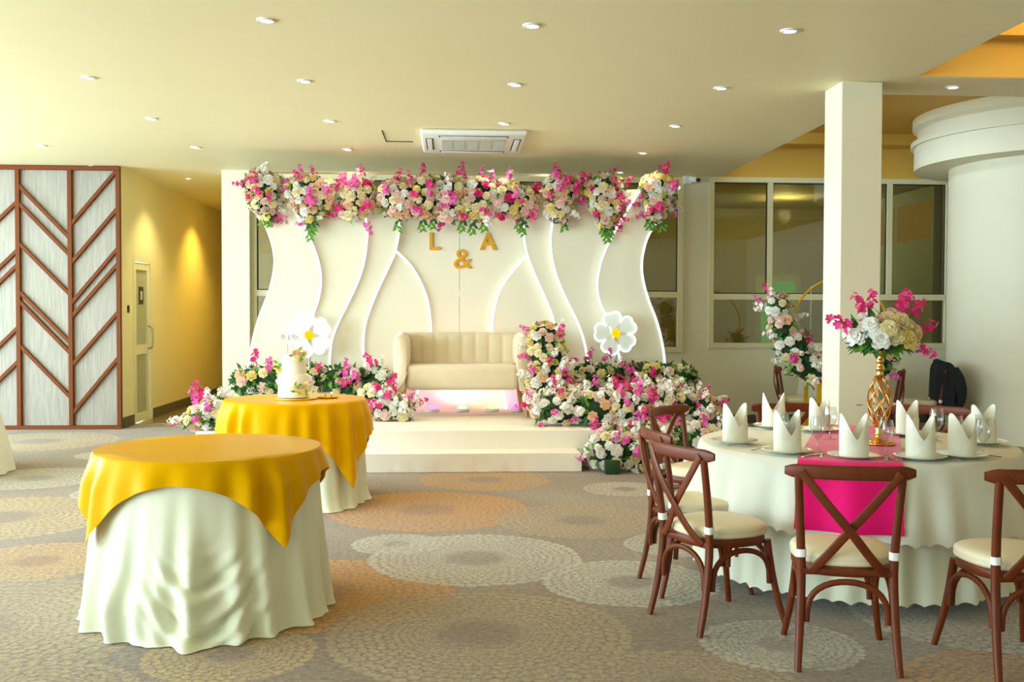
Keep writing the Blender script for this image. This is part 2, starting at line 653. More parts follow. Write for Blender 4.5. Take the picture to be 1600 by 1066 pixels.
# ------------------------------------------------------------------ structure
# carpet: one surface; every 0.8 m cell carries only the medallions that reach it
fl = MB()
cell, sets = 0.8, {}
nx_, ny_ = math.ceil((XR + 8.8) / cell), math.ceil((YB + 5.1) / cell)
fl.grid(lambda i, j: (min(-8.8 + j * cell, XR), min(-5 + i * cell, YB + 0.1), 0), nx_ + 1, ny_ + 1)
fmats = []
for k, f_ in enumerate(fl.f):
    xs_ = [fl.v[q][0] for q in f_]
    ys_ = [fl.v[q][1] for q in f_]
    key = []
    for q, md_ in enumerate(MED):
        dx_ = max(min(xs_) - md_[0], 0, md_[0] - max(xs_))
        dy_ = max(min(ys_) - md_[1], 0, md_[1] - max(ys_))
        if math.hypot(dx_, dy_) < md_[2] * 1.02:
            key.append(q)
    key = tuple(key)
    if key not in sets:
        sets[key] = len(fmats)
        fmats.append(carpet(MGROUP, [MED[q] for q in key]))
    fl.mi[k] = sets[key]
struct(fl.obj('floor', fmats), 'grey brown carpet with dahlia medallions in beige and ochre')
struct(bx('floor_corridor', 'tile', -4.4, -2.9, YB + 0.101, 20, -0.1, 0.0), 'dull brown tiled corridor floor')
struct(bx('ceiling', 'ceil', -8.8, XE, -5, 20, CEIL, CEIL + 0.45), 'plain cream painted ceiling with a straight edge')
# raised recess right of the main ceiling, split by a beam over the pillar
struct(bx('ceiling_recess', 'wallwarm', XE, XR, -5, YB + 0.1, 3.95, 4.05), 'raised ceiling recess beyond the ceiling edge')
struct(bx('beam_cross', 'ceil', XE, XR, 7.85, 8.5, CEIL, 3.95), 'cream ceiling beam running from the square pillar')
struct(bx('trim_4', 'wallwarm', XE, XR, 7.838, 7.8499, CEIL + 0.004, 3.68), 'thin facing on the ceiling beam coloured with the warm cove light')  # added facing; its ochre stands for cove light on the beam
struct(bx('trim_1', 'wallwarm', XE, XR, 7.70, 7.85, 3.68, 3.95), 'stepped cornice on the warm lit beam face')
struct(bx('trim_2', 'wallwarm', XE, XR, 13.45, YB, 3.80, 3.95), 'cornice step over the rear bulkhead')
struct(bx('trim_3', 'wallwarm', XE, XR, 8.5, 8.62, 3.80, 3.95), 'cornice step behind the beam')
col_ = struct(bx('column', 'wall', 3.13, 3.47, 8.03, 8.40, 0, CEIL), 'square cream pillar beside the guest table')
bevel(col_, 0.008, 1)
for (px, py, ln) in ((1338, 633, 0.05), (1362, 631, 0.03)):
    p = at(px, py, 8.028)
    bx('scuff_mark', 'grey', p.x, p.x + ln, 8.026, 8.031, p.z - 0.004, p.z + 0.003, col_).location = (0, 0, 0)

# rear wall with window openings
WZ1 = 1.06
wb = MB()
wb.box(-3.02, -2.66, YB - 0.15, YB + 0.1, 0, CEIL)      # white pier left of the glazing
wb.box(-2.66, 3.16, YB, YB + 0.1, 0, WZ1 - 0.02)
wb.box(3.16, 3.52, YB, YB + 0.1, 0, CEIL)
wb.box(3.52, XR, YB, YB + 0.1, 0, WZ1 - 0.02)
wb.box(6.90, XR, YB, YB + 0.1, WZ1 - 0.02, CEIL)
struct(wb.obj('wall_back', 'wall', recalc=True), 'cream rear wall around the long interior windows')
struct(bx('wall_bulkhead', 'wallwarm', XE, XR, YB, YB + 0.1, CEIL, 3.95), 'warm bulkhead over the interior window')
struct(bx('wall_corridor_right', 'wallc', -3.02, -2.9, YB + 0.1, 20, 0, CEIL), 'corridor side wall behind the white pier')
# corridor left wall with door opening y 13.86..14.72, z 0..2.28
cw = MB()
cw.box(-4.40, -4.25, 13.55, 13.86, 0, CEIL)
cw.box(-4.40, -4.25, 14.72, 20, 0, CEIL)
cw.box(-4.40, -4.25, 13.86, 14.72, 2.28, CEIL)
struct(cw.obj('wall_corridor_left', 'wallc', recalc=True), 'pale yellow corridor wall with a glazed door')
struct(bx('wall_corridor_end', 'wallc', -4.4, -2.9, 19.9, 20, 0, CEIL), 'far end wall of the corridor')
for i, (y0, y1) in enumerate(((13.401, 13.85), (14.74, 19.9))):
    struct(bx('baseboard_%d' % (i + 1), 'base', -4.25, -4.235, y0, y1, 0, 0.14), 'dark skirting along the corridor wall')
struct(bx('baseboard_3', 'base', 3.17, 6.9, YB - 0.015, YB, 0, 0.12), 'dark skirting along the rear wall')
struct(bx('baseboard_4', 'base', -3.02, -2.67, YB - 0.165, YB - 0.15, 0, 0.12), 'dark skirting on the white pier')
# wall behind the wood panelling
struct(bx('wall_panelled', 'wallc', -8.8, -4.25, 13.39, 13.55, 0, CEIL), 'wall carrying the wood panelling')
# side wall with a long window opening
sw = MB()
sw.box(-8.8, -8.6, -5, 13.4, 0, 0.1)
sw.box(-8.8, -8.6, -5, 13.4, 3.25, CEIL)
for y in (-5, -1.3, 2.4, 6.0, 9.6, 12.6):
    sw.box(-8.8, -8.6, y, y + (0.3 if y == -5 else 0.8 if y == 12.6 else 0.10), 0.1, 3.25)
struct(sw.obj('wall_left', 'wall', recalc=True), 'window wall that lets daylight in')
struct(bx('wall_right', 'wall', XR, XR + 0.1, -5, YB + 0.1, 0, 4.0), 'side wall out of view')
struct(bx('wall_front', 'wall', -8.8, XR, -5.1, -5, 0, 4.0), 'wall behind the viewer')

# drum shaped bay with stepped ring soffit
DC = (7.34, 12.0)
ZS = 3.315
dm = MB().lathe([(1.19, 0), (1.19, CEIL)], 64, (DC[0], DC[1], 0), cap=False)
struct(dm.obj('wall_round_bay', 'wall', smooth=True), 'pale curved wall of the round bay')
rg = MB().lathe([(1.18, ZS), (1.60, ZS), (1.60, 3.60), (1.64, 3.60), (1.64, 3.66), (1.56, 3.66), (1.56, 3.80), (1.62, 3.84), (1.62, 3.96)], 72, (DC[0], DC[1], 0), cap=False)
struct(rg.obj('trim_ring_soffit', 'wall', smooth=True, angle=30), 'stepped ring soffit above the curved wall')


# windows ---------------------------------------------------------------
def window(name, x0, x1, z0, z1, zm, mull, label):
    y0, y1 = YB - 0.03, YB + 0.07
    t = 0.07
    b = MB()
    b.box(x0, x1, y0, y1, z1 - t, z1)
    b.box(x0, x1, y0, y1, z0, z0 + t)
    b.box(x0, x0 + t, y0, y1, z0 + t, z1 - t)
    b.box(x1 - t, x1, y0, y1, z0 + t, z1 - t)
    b.box(x0 + t, x1 - t, y0, y1, zm - 0.04, zm + 0.04)
    for mx in mull:
        b.box(mx - 0.035, mx + 0.035, y0, y1, zm + 0.04, z1 - t)
    o = struct(b.obj(name, 'frame', recalc=True), label)
    xs = [x0 + t] + [v for mx in mull for v in (mx - 0.035, mx + 0.035)] + [x1 - t]
    for i in range(0, len(xs), 2):
        p = bx('pane', 'glass', xs[i], xs[i + 1], YB + 0.02, YB + 0.028, zm + 0.04, z1 - t, o)
        g = MB()
        a, c, e, f = xs[i], xs[i + 1], zm + 0.04, z1 - t
        q = 0.014
        for r in ((a, a + q, e, f), (c - q, c, e, f), (a, c, e, e + q), (a, c, f - q, f)):
            g.box(r[0], r[1], YB + 0.005, YB + 0.019, r[2], r[3])
        g.obj('gasket', 'gasket', p, recalc=True)
    bx('pane', 'glass', x0 + t, x1 - t, YB + 0.02, YB + 0.028, z0 + t, zm - 0.04, o)
    return o


window('window_1', -2.66, 3.16, 0.98, 3.36, 1.77, (-1.47, -0.32, 0.83, 1.98), 'cream framed interior window behind the flower backdrop')
window('window_2', 3.52, 6.92, 1.04, 3.38, 1.745, (4.37, 6.05), 'cream framed interior window behind the square pillar')
# dim room behind the glass
br = MB()
br.box(-2.9, XR, 18.0, 18.1, 0, CEIL + 0.3)
br.box(XR, XR + 0.1, YB + 0.1, 18, 0, CEIL + 0.3)
struct(br.obj('wall_rear_room', 'backwall', recalc=True), 'dim wall of the room behind the glazing')
struct(bx('floor_rear_room', 'backfloor', -2.9, XR, YB + 0.101, 18, -0.1, 0), 'floor of the room behind the glazing')
struct(bx('ceiling_rear_room', 'backwall', XE, XR, YB + 0.1, 18, CEIL + 0.02, CEIL + 0.1), 'ceiling of the room behind the glazing')
p0, p1 = at(1190, 440, 17.95), at(1240, 540, 17.95)
dr = struct(bx('door_2', 'frame', p0.x - 0.12, p1.x + 0.12, 17.93, 17.999, 0, p0.z + 0.12), 'far doorway with green daylight seen through the glass')
bx('pane', 'green', p0.x, p1.x, 17.90, 17.93, 0.05, p0.z, dr)
# frosted partition and warm clerestory behind the right panes
pt = MB()
pt.box(6.95, 7.05, 14.3, 18, 0, 2.62)
pt.box(6.95, 7.05, 14.3, 18, 3.18, CEIL)
for y in (14.3, 15.5, 16.7, 17.9):
    pt.box(6.95, 7.05, y, y + 0.08, 2.62, 3.18)
po = struct(pt.obj('wall_partition', 'frost', recalc=True), 'pale grey partition seen through the window')
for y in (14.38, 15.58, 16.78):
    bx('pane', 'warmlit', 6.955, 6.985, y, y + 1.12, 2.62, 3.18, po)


def pointlight(name, loc, e, col, r=0.05):
    l = bpy.data.lights.new(name, 'POINT')
    l.energy = e
    l.color = col
    l.shadow_soft_size = r
    o = bpy.data.objects.new(name, l)
    COL.objects.link(o)
    o.location = loc
    return o


# corridor door -----------------------------------------------------------
d = MB()
d.box(-4.33, -4.245, 13.86, 13.94, 0, 2.28)
d.box(-4.33, -4.245, 14.64, 14.72, 0, 2.28)
d.box(-4.33, -4.245, 13.94, 14.64, 2.20, 2.28)
do = struct(d.obj('door_1', 'frame', recalc=True), 'cream framed glazed door in the corridor wall')
lf = MB()
lf.box(-4.31, -4.265, 13.95, 14.05, 0.01, 2.19)
lf.box(-4.31, -4.265, 14.53, 14.63, 0.01, 2.19)
lf.box(-4.31, -4.265, 14.05, 14.53, 2.09, 2.19)
lf.box(-4.31, -4.265, 14.05, 14.53, 0.01, 0.12)
lf.box(-4.31, -4.265, 14.05, 14.53, 0.93, 1.06)
lo = lf.obj('door_leaf', 'frame', do, recalc=True)
M['doorglass'] = mat('frosted_door_glass', (176, 178, 150), 0.25)
for z0, z1 in ((0.12, 0.93), (1.06, 2.09)):
    bx('pane', 'doorglass', -4.295, -4.285, 14.05, 14.53, z0, z1, lo)
MB().tube(crom([(-4.265, 14.58, 1.0), (-4.21, 14.58, 1.02), (-4.20, 14.58, 1.16), (-4.21, 14.58, 1.29), (-4.265, 14.58, 1.31)], 4), 0.013, 8, ref=(0, 1, 0)).obj('handle', 'chrome', do, smooth=True)
bx('door_sign', 'sign', -4.285, -4.279, 14.22, 14.42, 1.62, 1.86, lo)
bx('door_sign_print', 'grille', -4.279, -4.277, 14.28, 14.36, 1.68, 1.80, lo)
s_ = tag(bx('wall_switch', 'black', -4.25, -4.238, 13.61, 13.68, 1.50, 1.60, bev=0.004), 'black wall switch beside the corridor door', 'switch')

# ------------------------------------------------------------------ wood panelling
PW = 13.33
pn = thing('wood_wall_panel', 'pale wood wall panelling with dark walnut frame and chevron battens', 'wall panel', (-5.2, 13.39, 0))


def P_(px, py):
    q = at(px, py, PW)
    return q.x + 5.2, q.z


bays = [(-7.0, -6.22), (-6.22, -5.52), (-5.52, -4.87), (-4.87, -4.245)]
for x0, x1 in bays:
    bx('board', 'laminate', x0 + 5.2, x1 + 5.2, -0.035, -0.005, 0.0, 3.36, pn)
for x in (-7.0, -6.22, -5.52, -4.87, -4.265):
    bx('frame_post', 'walnut', x - 0.028 + 5.2, x + 0.028 + 5.2, -0.085, -0.035, 0.05, 3.32, pn, 0.004, 1)
bx('frame_rail', 'walnut', -1.85, 0.963, -0.085, -0.035, 3.32, 3.375, pn, 0.004, 1)
bx('frame_rail', 'walnut', -1.85, 0.963, -0.085, -0.035, 0.0, 0.05, pn, 0.004, 1)


def cpx(cx, cy):
    return P_(cx * 0.4315, 240 + cy * 0.4315)


bat = []
for a, b in (((260, 250), (418, 65)), ((260, 390), (420, 205)), ((262, 535), (422, 350)), ((262, 585), (422, 405)), ((262, 760), (424, 580)), ((262, 935), (424, 745))):
    bat.append((cpx(*a)[1], cpx(*b)[1], -4.842 + 5.2, -4.293 + 5.2))
for a, b in (((70, 120), (247, 300)), ((72, 185), (247, 362)), ((72, 330), (248, 505)), ((75, 505), (250, 680)), ((75, 540), (250, 718)), ((75, 700), (252, 878))):
    bat.append((cpx(*a)[1], cpx(*b)[1], -5.492 + 5.2, -4.898 + 5.2))
for a, b in (((0, 240), (60, 180)), ((0, 415), (60, 355)), ((0, 475), (60, 408)), ((0, 700), (62, 635)), ((0, 825), (62, 757))):
    z1 = cpx(*b)[1]
    bat.append((z1 - 0.64, z1, -6.192 + 5.2, -5.548 + 5.2))
for z0, z1, x0, x1 in bat:
    an = math.atan2(z1 - z0, x1 - x0)
    ln = 0.021 / math.cos(an)
    o = MB().prism([(x0, z0 - ln), (x1, z1 - ln), (x1, z1 + ln), (x0, z0 + ln)], -0.08, -0.035).obj('batten', 'walnut', pn, recalc=True)

# ------------------------------------------------------------------ ceiling fittings
G0 = (-1.186, 6.636)
GS = 1.7075
lamp_me = MB().lathe([(0.0, -0.004), (0.040, -0.004)], 20, cap=False).mesh('glow', 'lamp')
rim_me = MB().lathe([(0.040, -0.004), (0.044, -0.012), (0.058, -0.010), (0.062, 0.0)], 20, cap=False).mesh('rim', 'white', True)


def downlight(x, y, z, label, e=26, col=(1, 0.87, 0.60), spot=True):
    t = thing('downlight', label, 'ceiling light', (x, y, z), 0, 'recessed downlights')
    put('rim', rim_me, t)
    put('lamp_disc', lamp_me, t)
    if spot:
        l = bpy.data.lights.new('downlight_beam', 'SPOT')
        l.energy = e
        l.color = col
        l.spot_size = math.radians(112)
        l.spot_blend = 0.7
        l.shadow_soft_size = 0.05
        o = bpy.data.objects.new('downlight_beam', l)
        COL.objects.link(o)
        o.parent = t
        o.location = (0, 0, -0.02)
    return t


rown = ['nearest row', 'second row away', 'middle row', 'row by the air conditioner', 'row over the backdrop']
for j in range(5):
    cells = [i for i in range(-3, 3) if G0[0] + GS * i > -8 and {0: -1, 1: -2, 2: -2, 3: -3, 4: -3}[j] <= i]
    seen = [i for i in cells if not (j == 0 and i < 0 or j == 1 and i < -1 or j == 2 and i < -1 or j == 3 and i < -2 or j == 4 and i < 0 and i != -2)]
    for i in cells:
        x, y = G0[0] + GS * i, G0[1] + GS * j
        if j == 4:
            y -= 0.1
            if i == -1:
                continue
        if y > 13.2 and x < -4.3 and i == -3:
            continue
        if i not in seen:
            continue
        k = seen.index(i)
        lab = ('round ceiling downlight, %s from the left, %s' % (ORD[k], rown[j])) if k >= 0 else 'round ceiling downlight out of view at the side'
        if j == 4 and i == -2:
            lab = 'round ceiling downlight right above the wood wall panelling'
        downlight(x, y, CEIL, lab, e=18 if j >= 3 else 40)
downlight(4.12, 8.17, CEIL, 'round downlight under the beam behind the square pillar', e=20)
downlight(-3.665, 14.45, CEIL, 'round downlight in the corridor ceiling', e=80, col=(1, 0.86, 0.46))
downlight(-3.665, 17.0, CEIL, 'round downlight deeper in the corridor ceiling', e=150, col=(1, 0.68, 0.12))
# warm cove lamps on top of the beam cornice
for x in (4.6, 6.2, 7.8):
    pointlight('cove_lamp', (x, 7.3, 3.80), 4.5, (1, 0.55, 0.03), 0.08)
for x in (4.8, 7.4):
    pointlight('cove_lamp', (x, 4.6, 3.80), 4.5, (1, 0.55, 0.03), 0.08)
for x in (-1.5, 1.5, 5.4):
    pointlight('rear_room_fill', (x, 16.2, 3.1), 70, (1, 0.82, 0.5), 0.1)  # added fill without fittings, lifts the dark room behind the glazing

# air conditioner cassette
ac = thing('ceiling_air_conditioner', 'white square ceiling cassette air conditioner with a slotted grille', 'air conditioner', (0.23, 11.0, CEIL - 0.055))
b_ = bx('panel', 'white', -0.55, 0.55, -0.62, 0.62, 0.0, 0.055, ac, 0.03, 3)
gr = bx('grille', 'grille', -0.34, 0.34, -0.34, 0.34, -0.008, 0.002, ac, 0.005, 1)
for i in range(5):
    x = -0.28 + 0.14 * i
    bx('grille_bay', 'grey', x - 0.055, x + 0.055, -0.27, 0.27, -0.0095, -0.0075, gr)
    for k in range(12):
        y = -0.25 + k * 0.0455
        bx('louvre', 'grille', x - 0.055, x + 0.055, y - 0.012, y + 0.012, -0.014, -0.0095, gr)
for (x0, x1, y0, y1) in ((-0.36, 0.36, -0.53, -0.43), (-0.36, 0.36, 0.43, 0.53), (-0.50, -0.42, -0.36, 0.36), (0.42, 0.50, -0.36, 0.36)):
    bx('air_slot', 'black', x0, x1, y0, y1, -0.003, 0.002, ac)
    q = 0.014
    bx('air_flap', 'white', x0 + q, x1 - q, y0 + q, y1 - q, -0.012, -0.003, ac, 0.003, 1)
hm = MB()
for (x0, x1, y0, y1) in ((-0.715, -0.705, 10.52, 11.17), (-0.715, -0.42, 11.165, 11.18)):
    hm.box(x0, x1, y0, y1, CEIL - 0.008, CEIL + 0.002)
tag(hm.obj('ceiling_hatch', 'gasket', recalc=True), 'ajar ceiling access hatch edge beside the air conditioner', 'hatch')

# security camera
p = at(1081, 281, YB - 0.1)
cc = thing('security_camera', 'small white wall security camera with black lens above the window', 'camera', (p.x, YB - 0.01, p.z))
bx('mount', 'white', -0.10, 0.02, -0.06, 0.012, -0.05, 0.06, cc, 0.008)
bx('hood', 'black', -0.06, 0.11, -0.17, -0.05, 0.055, 0.072, cc, 0.004, 1)
MB().tube([(0.0, -0.04, 0.02), (0.035, -0.12, 0.0), (0.06, -0.19, -0.015)], 0.038, 14).obj('body', 'white', cc, smooth=True, angle=40)
MB().tube([(0.06, -0.19, -0.015), (0.065, -0.205, -0.018)], 0.030, 14).obj('lens', 'black', cc)

# ------------------------------------------------------------------ stage
st = thing('stage', 'low cream cloth covered stage with one front step', 'stage', (0.12, 9.9, 0))
rb = bx('platform', 'stage', -2.58, 2.58, 0.0, 2.38, 0, 0.36, st, 0.02, 3)


def wavy_front(x0, x1, y0, h, name):
    """loose cloth skirt hanging over the front"""
    n = 90

    def fn(i, j):
        x = x0 + (x1 - x0) * j / (n - 1)
        t = i / 7
        wv = 0.008 * noise.noise(Vector((x * 5, 0.3, t * 1.2))) + 0.010 * t * noise.noise(Vector((x * 11, 4, 0)))
        return (x, y0 - 0.006 - 0.012 * t - wv * (0.2 + t), h - 0.004 - (h - 0.008) * t)
    return MB().grid(fn, n, 8).obj(name, 'stage', st, smooth=True)


wavy_front(-2.56, 2.56, 0.0, 0.36, 'platform_skirt')
bx('step', 'stage', -1.12, 1.12, -0.32, 0.0, 0, 0.18, st, 0.02, 3)
wavy_front(-1.12, 1.12, -0.32, 0.18, 'step_skirt')
# right loose cloth end of the step
MB().grid(lambda i, j: (1.12 + 0.10 * (i / 5) ** 0.7, -0.33 + 0.33 * j / 9, 0.178 - 0.172 * i / 5 + 0.012 * math.sin(j * 1.1 + i)), 10, 6).obj('step_cloth_end', 'stage', st, smooth=True)

# ------------------------------------------------------------------ backdrop
bd = thing('wedding_backdrop', 'layered white wavy backdrop panels edged with glowing light strips', 'backdrop', (0.12, 12.1, 0.36))
YA, YBk, YC, YP, YD = 11.92, 11.98, 12.04, 12.10, 12.15
L1 = [(373, 289.5), (390.7, 313.6), (408.4, 339), (421, 368), (428, 394.6), (428.7, 417.4), (423.6, 445), (414.7, 470.6), (402, 505), (393, 543), (390, 572), (392, 605), (397, 640)]
L2 = [(440, 297), (461.6, 331), (484.4, 374), (497, 407), (501.4, 437.7), (498, 465.6), (489.5, 491), (479, 525), (474, 560), (474, 600), (478, 640)]
L3 = [(566, 300), (570, 325), (572.5, 352), (573.5, 372), (569, 407), (560, 437.7), (542.6, 475.7), (530, 501), (520, 526), (516.2, 548), (515, 576), (517, 605), (523, 640)]
L4 = [(627, 300), (626.5, 325), (625, 351.6), (621, 377), (616, 397), (603.4, 425), (588, 458), (575.6, 490), (570, 510), (567.5, 532), (568.6, 556), (575, 580), (586, 610), (598, 640)]
L5 = [(618.6, 392), (639, 412), (654, 435), (666.7, 465.6), (672, 498), (673, 520), (669, 555), (661, 590), (653, 610), (645, 640)]
R1 = [(1062, 292), (1048, 312), (1034, 336), (1014, 366.8), (1005, 394.6), (1002.7, 420), (1006.5, 445), (1014, 470.6), (1026, 502), (1035, 538), (1039, 573), (1037, 605), (1032, 640)]
R2 = [(1001.4, 294.6), (973.6, 339), (950.8, 379.5), (938, 412), (933, 442.8), (935.6, 468), (945, 491), (956, 520), (966, 552), (970, 573), (970, 605), (966, 640)]
R3 = [(868, 300), (866, 320), (864.6, 339), (860, 371.8), (862, 402), (869.7, 432.6), (884, 467), (900, 499), (911.5, 530), (917, 560), (917, 584), (913, 612), (905, 640)]
R4 = [(816, 300), (816, 325), (816.5, 349), (819, 377), (824, 399.7), (836.8, 432.6), (852, 467), (863, 496), (869, 525), (871, 552), (868, 580), (858, 610), (846, 640)]
R5 = [(823, 399.7), (803.9, 420), (783.6, 447.8), (773.5, 475.7), (769.7, 498.5), (769, 520), (772, 555), (779, 590), (785, 612), (791, 640)]
BO = Vector((0.12, 12.1, 0.36))


def edge(Lp, Y):
    pts = [at(x, y, Y) for x, y in Lp]
    pts = crom(pts, 6)
    out = []
    for q in pts:
        if q.z < 0.362:
            break
        out.append((q.x - BO.x, q.z - BO.z))
    x, z = out[-1]
    if z > 0.003:
        out.append((x, 0.0))
    return out


def panel(name, e1, e2, Y, th=0.04):
    poly = e1 + e2[::-1]
    o = MB().prism(poly, Y - BO.y, Y - BO.y + th).obj(name, 'panel', bd)
    bm = bmesh.new()
    bm.from_mesh(o.data)
    bmesh.ops.triangulate(bm, faces=[f for f in bm.faces if len(f.verts) > 4])
    bmesh.ops.recalc_face_normals(bm, faces=bm.faces)
    bm.to_mesh(o.data)
    bm.free()
    return o


def strip(e, Y, parent, r=0.013):
    pts = [(x, Y - BO.y - 0.004, z + 0.0) for x, z in e]
    return MB().tube(pts, r, 8, ref=(0, 1, 0)).obj('light_strip', 'led', parent, smooth=True)


def off(e, dx):
    return [(x + dx, z) for x, z in e]


for sgn, A, B, C_, D_, E_ in ((-1, L1, L2, L3, L4, L5), (1, R1, R2, R3, R4, R5)):
    eA, eB, eC, eD = edge(A, YA), edge(B, YA), edge(B, YBk), edge(C_, YBk)
    pa = panel('wavy_panel', eA, eB, YA)
    strip(eA, YA, pa)
    strip(eB, YA, pa)
    pb = panel('wavy_panel', off(eC, sgn * 0.2), eD, YBk)
    strip(eD, YBk, pb)
    eE, eF = edge(C_, YC), edge(D_, YC)
    pc = panel('wavy_panel', off(eE, sgn * 0.2), eF, YC)
    strip(eF, YC, pc)
    e5 = edge(E_, YP)
    e4 = [q for q in edge(D_, YP) if q[1] < e5[0][1]]
    pp = panel('petal_panel', off([e5[0]], sgn * 0.02) + off(e4, sgn * 0.05), e5, YP)
    strip(e5, YP, pp)
    eG = edge(D_, YD)
    xs = at(718, 400, YD).x - BO.x
    ctr = [(xs + sgn * 0.002, z) for z in (eG[0][1], 0.0)]
    panel('centre_panel', off(eG, sgn * 0.2), ctr, YD)

# letters
def letter(ch, px0, py0, px1, py1, label):
    a, b = at(px0, py1, YD - 0.012), at(px1, py0, YD - 0.012)
    cu = bpy.data.curves.new(ch, 'FONT')
    cu.body = ch
    cu.extrude = 0.04
    cu.offset = 0.022 if ch != '&' else 0.0
    tmp = bpy.data.objects.new('tmp', cu)
    COL.objects.link(tmp)
    bpy.context.view_layer.update()
    me = bpy.data.meshes.new_from_object(tmp)
    bpy.data.objects.remove(tmp, do_unlink=True)
    xs = [v.co.x for v in me.vertices]
    ys = [v.co.y for v in me.vertices]
    sx, sy = (b.x - a.x) / (max(xs) - min(xs)), (b.z - a.z) / (max(ys) - min(ys))
    for v in me.vertices:
        x, y, z = v.co
        v.co = ((x - min(xs)) * sx - (b.x - a.x) / 2, -z * 0.3, (y - min(ys)) * sy)
    bm = bmesh.new()
    bm.from_mesh(me)
    bmesh.ops.recalc_face_normals(bm, faces=bm.faces)
    bm.to_mesh(me)
    bm.free()
    me.materials.clear()
    me.materials.append(M['goldletter'])
    o = put('gold_letter', me, None, ((a.x + b.x) / 2, YD - 0.012, a.z))
    tag(o, label, 'letter', 'gold initials on the backdrop')


letter('L', 671, 364, 687, 391, 'gold letter L mounted on the backdrop')
letter('&', 709, 390, 737, 420, 'gold ampersand mounted between the two initials')
letter('A', 749, 364, 776, 391, 'gold letter A mounted on the backdrop')


# neon daisies
def daisy(px, py, Y, label):
    c = at(px, py, Y)
    t = thing('neon_daisy', label, 'neon sign', (c.x, Y, 0.36), 0, 'neon daisies')
    zc = c.z - 0.36
    R = 0.255

    def outline(k):
        a0 = 2 * PI * k / 5 + PI / 2 + 0.25
        pts = []
        for i in range(25):
            s = -1 + 2 * i / 24
            a = a0 + s * PI / 5 * 0.985
            r = R * (0.55 + 0.45 * (1 - abs(s) ** 3.0) ** 0.5) * (1 - 0.07 * math.exp(-(s / 0.2) ** 2))
            pts.append((r * math.cos(a), 0, zc + r * math.sin(a)))
        return [(0.055 * math.cos(a0), 0, zc + 0.055 * math.sin(a0))] + pts
    for k in range(5):
        pts = outline(k)
        o = MB().prism([(x, z) for x, y, z in pts], -0.004, 0.004).obj('petal', 'petal', t, recalc=True)
        MB().tube([(x, -0.008, z) for x, y, z in pts[1:]], 0.010, 6, ref=(0, 1, 0)).obj('outline_tube', 'neon', o, smooth=True)
    st_ = []
    for i in range(16):
        a = 2 * PI * i / 16
        r = 0.062 if i % 2 else 0.043
        st_.append((r * math.cos(a), zc + r * math.sin(a)))
    MB().prism(st_, -0.022, -0.010).obj('flower_centre', 'yellowneon', t, recalc=True)
    MB().tube([(0, 0.012, 0.0), (0, 0.012, zc - 0.03)], 0.010, 8).obj('post', 'chrome', t, smooth=True)
    MB().tube(crom([(0.03, -0.004, zc - 0.22), (0.012, -0.004, zc - 0.30), (0.035, -0.004, zc - 0.4), (0.0, -0.004, 0.02)], 6), 0.004, 6).obj('wire', 'grey', t)
    MB().lathe([(0.10, 0), (0.10, 0.012), (0.02, 0.02)], 20).obj('base', 'white', t, smooth=True, angle=40)


daisy(483, 524, 11.72, 'glowing white daisy sign behind the wedding cake')
daisy(962, 521, 11.72, 'glowing white daisy sign above the long flower box')

# ------------------------------------------------------------------ sofa
so = thing('loveseat', 'cream velvet loveseat with vertical channel back and oak legs', 'sofa', (0.12, 11.42, 0.36))
W2 = 0.755


def soft(o, w, seg=4):
    bevel(o, w, seg)
    return o


# channel tufted back
def backfn(i, j):
    nx = 8 * 8
    x = -0.62 + 1.24 * j / nx
    sc = 0.020 * abs(math.sin(PI * 8 * j / nx)) ** 0.45
    prof = [(0.20 - sc, 0.30), (0.20 - sc, 0.5), (0.215 - sc, 0.75), (0.22 - sc * 0.9, 0.88), (0.235 - sc * 0.5, 0.915), (0.265, 0.93), (0.30, 0.925), (0.325, 0.90), (0.33, 0.8), (0.33, 0.28)]
    y, z = prof[i]
    return (x, y, z)


MB().grid(backfn, 65, 10).obj('backrest', 'velvet', so, smooth=True)
soft(bx('seat', 'velvet', -0.615, 0.615, -0.30, 0.26, 0.30, 0.575, so), 0.055, 4)
for s in (-1, 1):
    # arm: wing profile that flows from the outside face over the top and in toward the seat
    def armfn(i, j, s=s):
        t = j / 23
        y = -0.325 + 0.655 * t
        fr = min(1, (t / 0.16))
        rr = math.sqrt(max(0, 1 - (1 - fr) ** 2))
        top = 0.90 + 0.032 * t
        prof = [(0.735, 0.29), (0.752, 0.45), (0.758, 0.70), (0.756, top - 0.06), (0.745, top - 0.018), (0.715, top), (0.66, top - 0.002), (0.61, top - 0.02), (0.585, top - 0.07), (0.580, 0.78), (0.578, 0.65), (0.600, 0.52), (0.625, 0.36), (0.64, 0.29)]
        x, z = prof[i]
        cx, cz = 0.67, 0.6
        k = 0.80 + 0.20 * rr
        x = cx + (x - cx) * k
        z = 0.29 + (z - 0.29) * (0.965 + 0.035 * rr)
        return (s * x, y + (0.0 if t > 0 else 0.0), z)
    mb = MB().grid(armfn, 24, 14)
    mb.f.append(tuple(i * 24 for i in range(14)))
    mb.f.append(tuple(i * 24 + 23 for i in range(13, -1, -1)))
    mb.mi += [0, 0]
    mb.obj('arm', 'velvet', so, smooth=True, angle=70, recalc=True)
    # seat-front corner piping
    MB().tube(crom([(s * 0.60, -0.318, 0.50), (s * 0.64, -0.324, 0.40), (s * 0.71, -0.326, 0.30)], 5), 0.006, 6).obj('piping', 'velvet', so, smooth=True)
    for (y, yy, x) in ((-0.24, -0.27, 0.69), (0.25, 0.31, 0.66)):
        MB().tube([(s * x, y, 0.31), (s * (x + 0.03), yy, 0.0)], 0.032, 12, scale=[1, 0.62]).obj('leg', 'oak', so, smooth=True, angle=50)


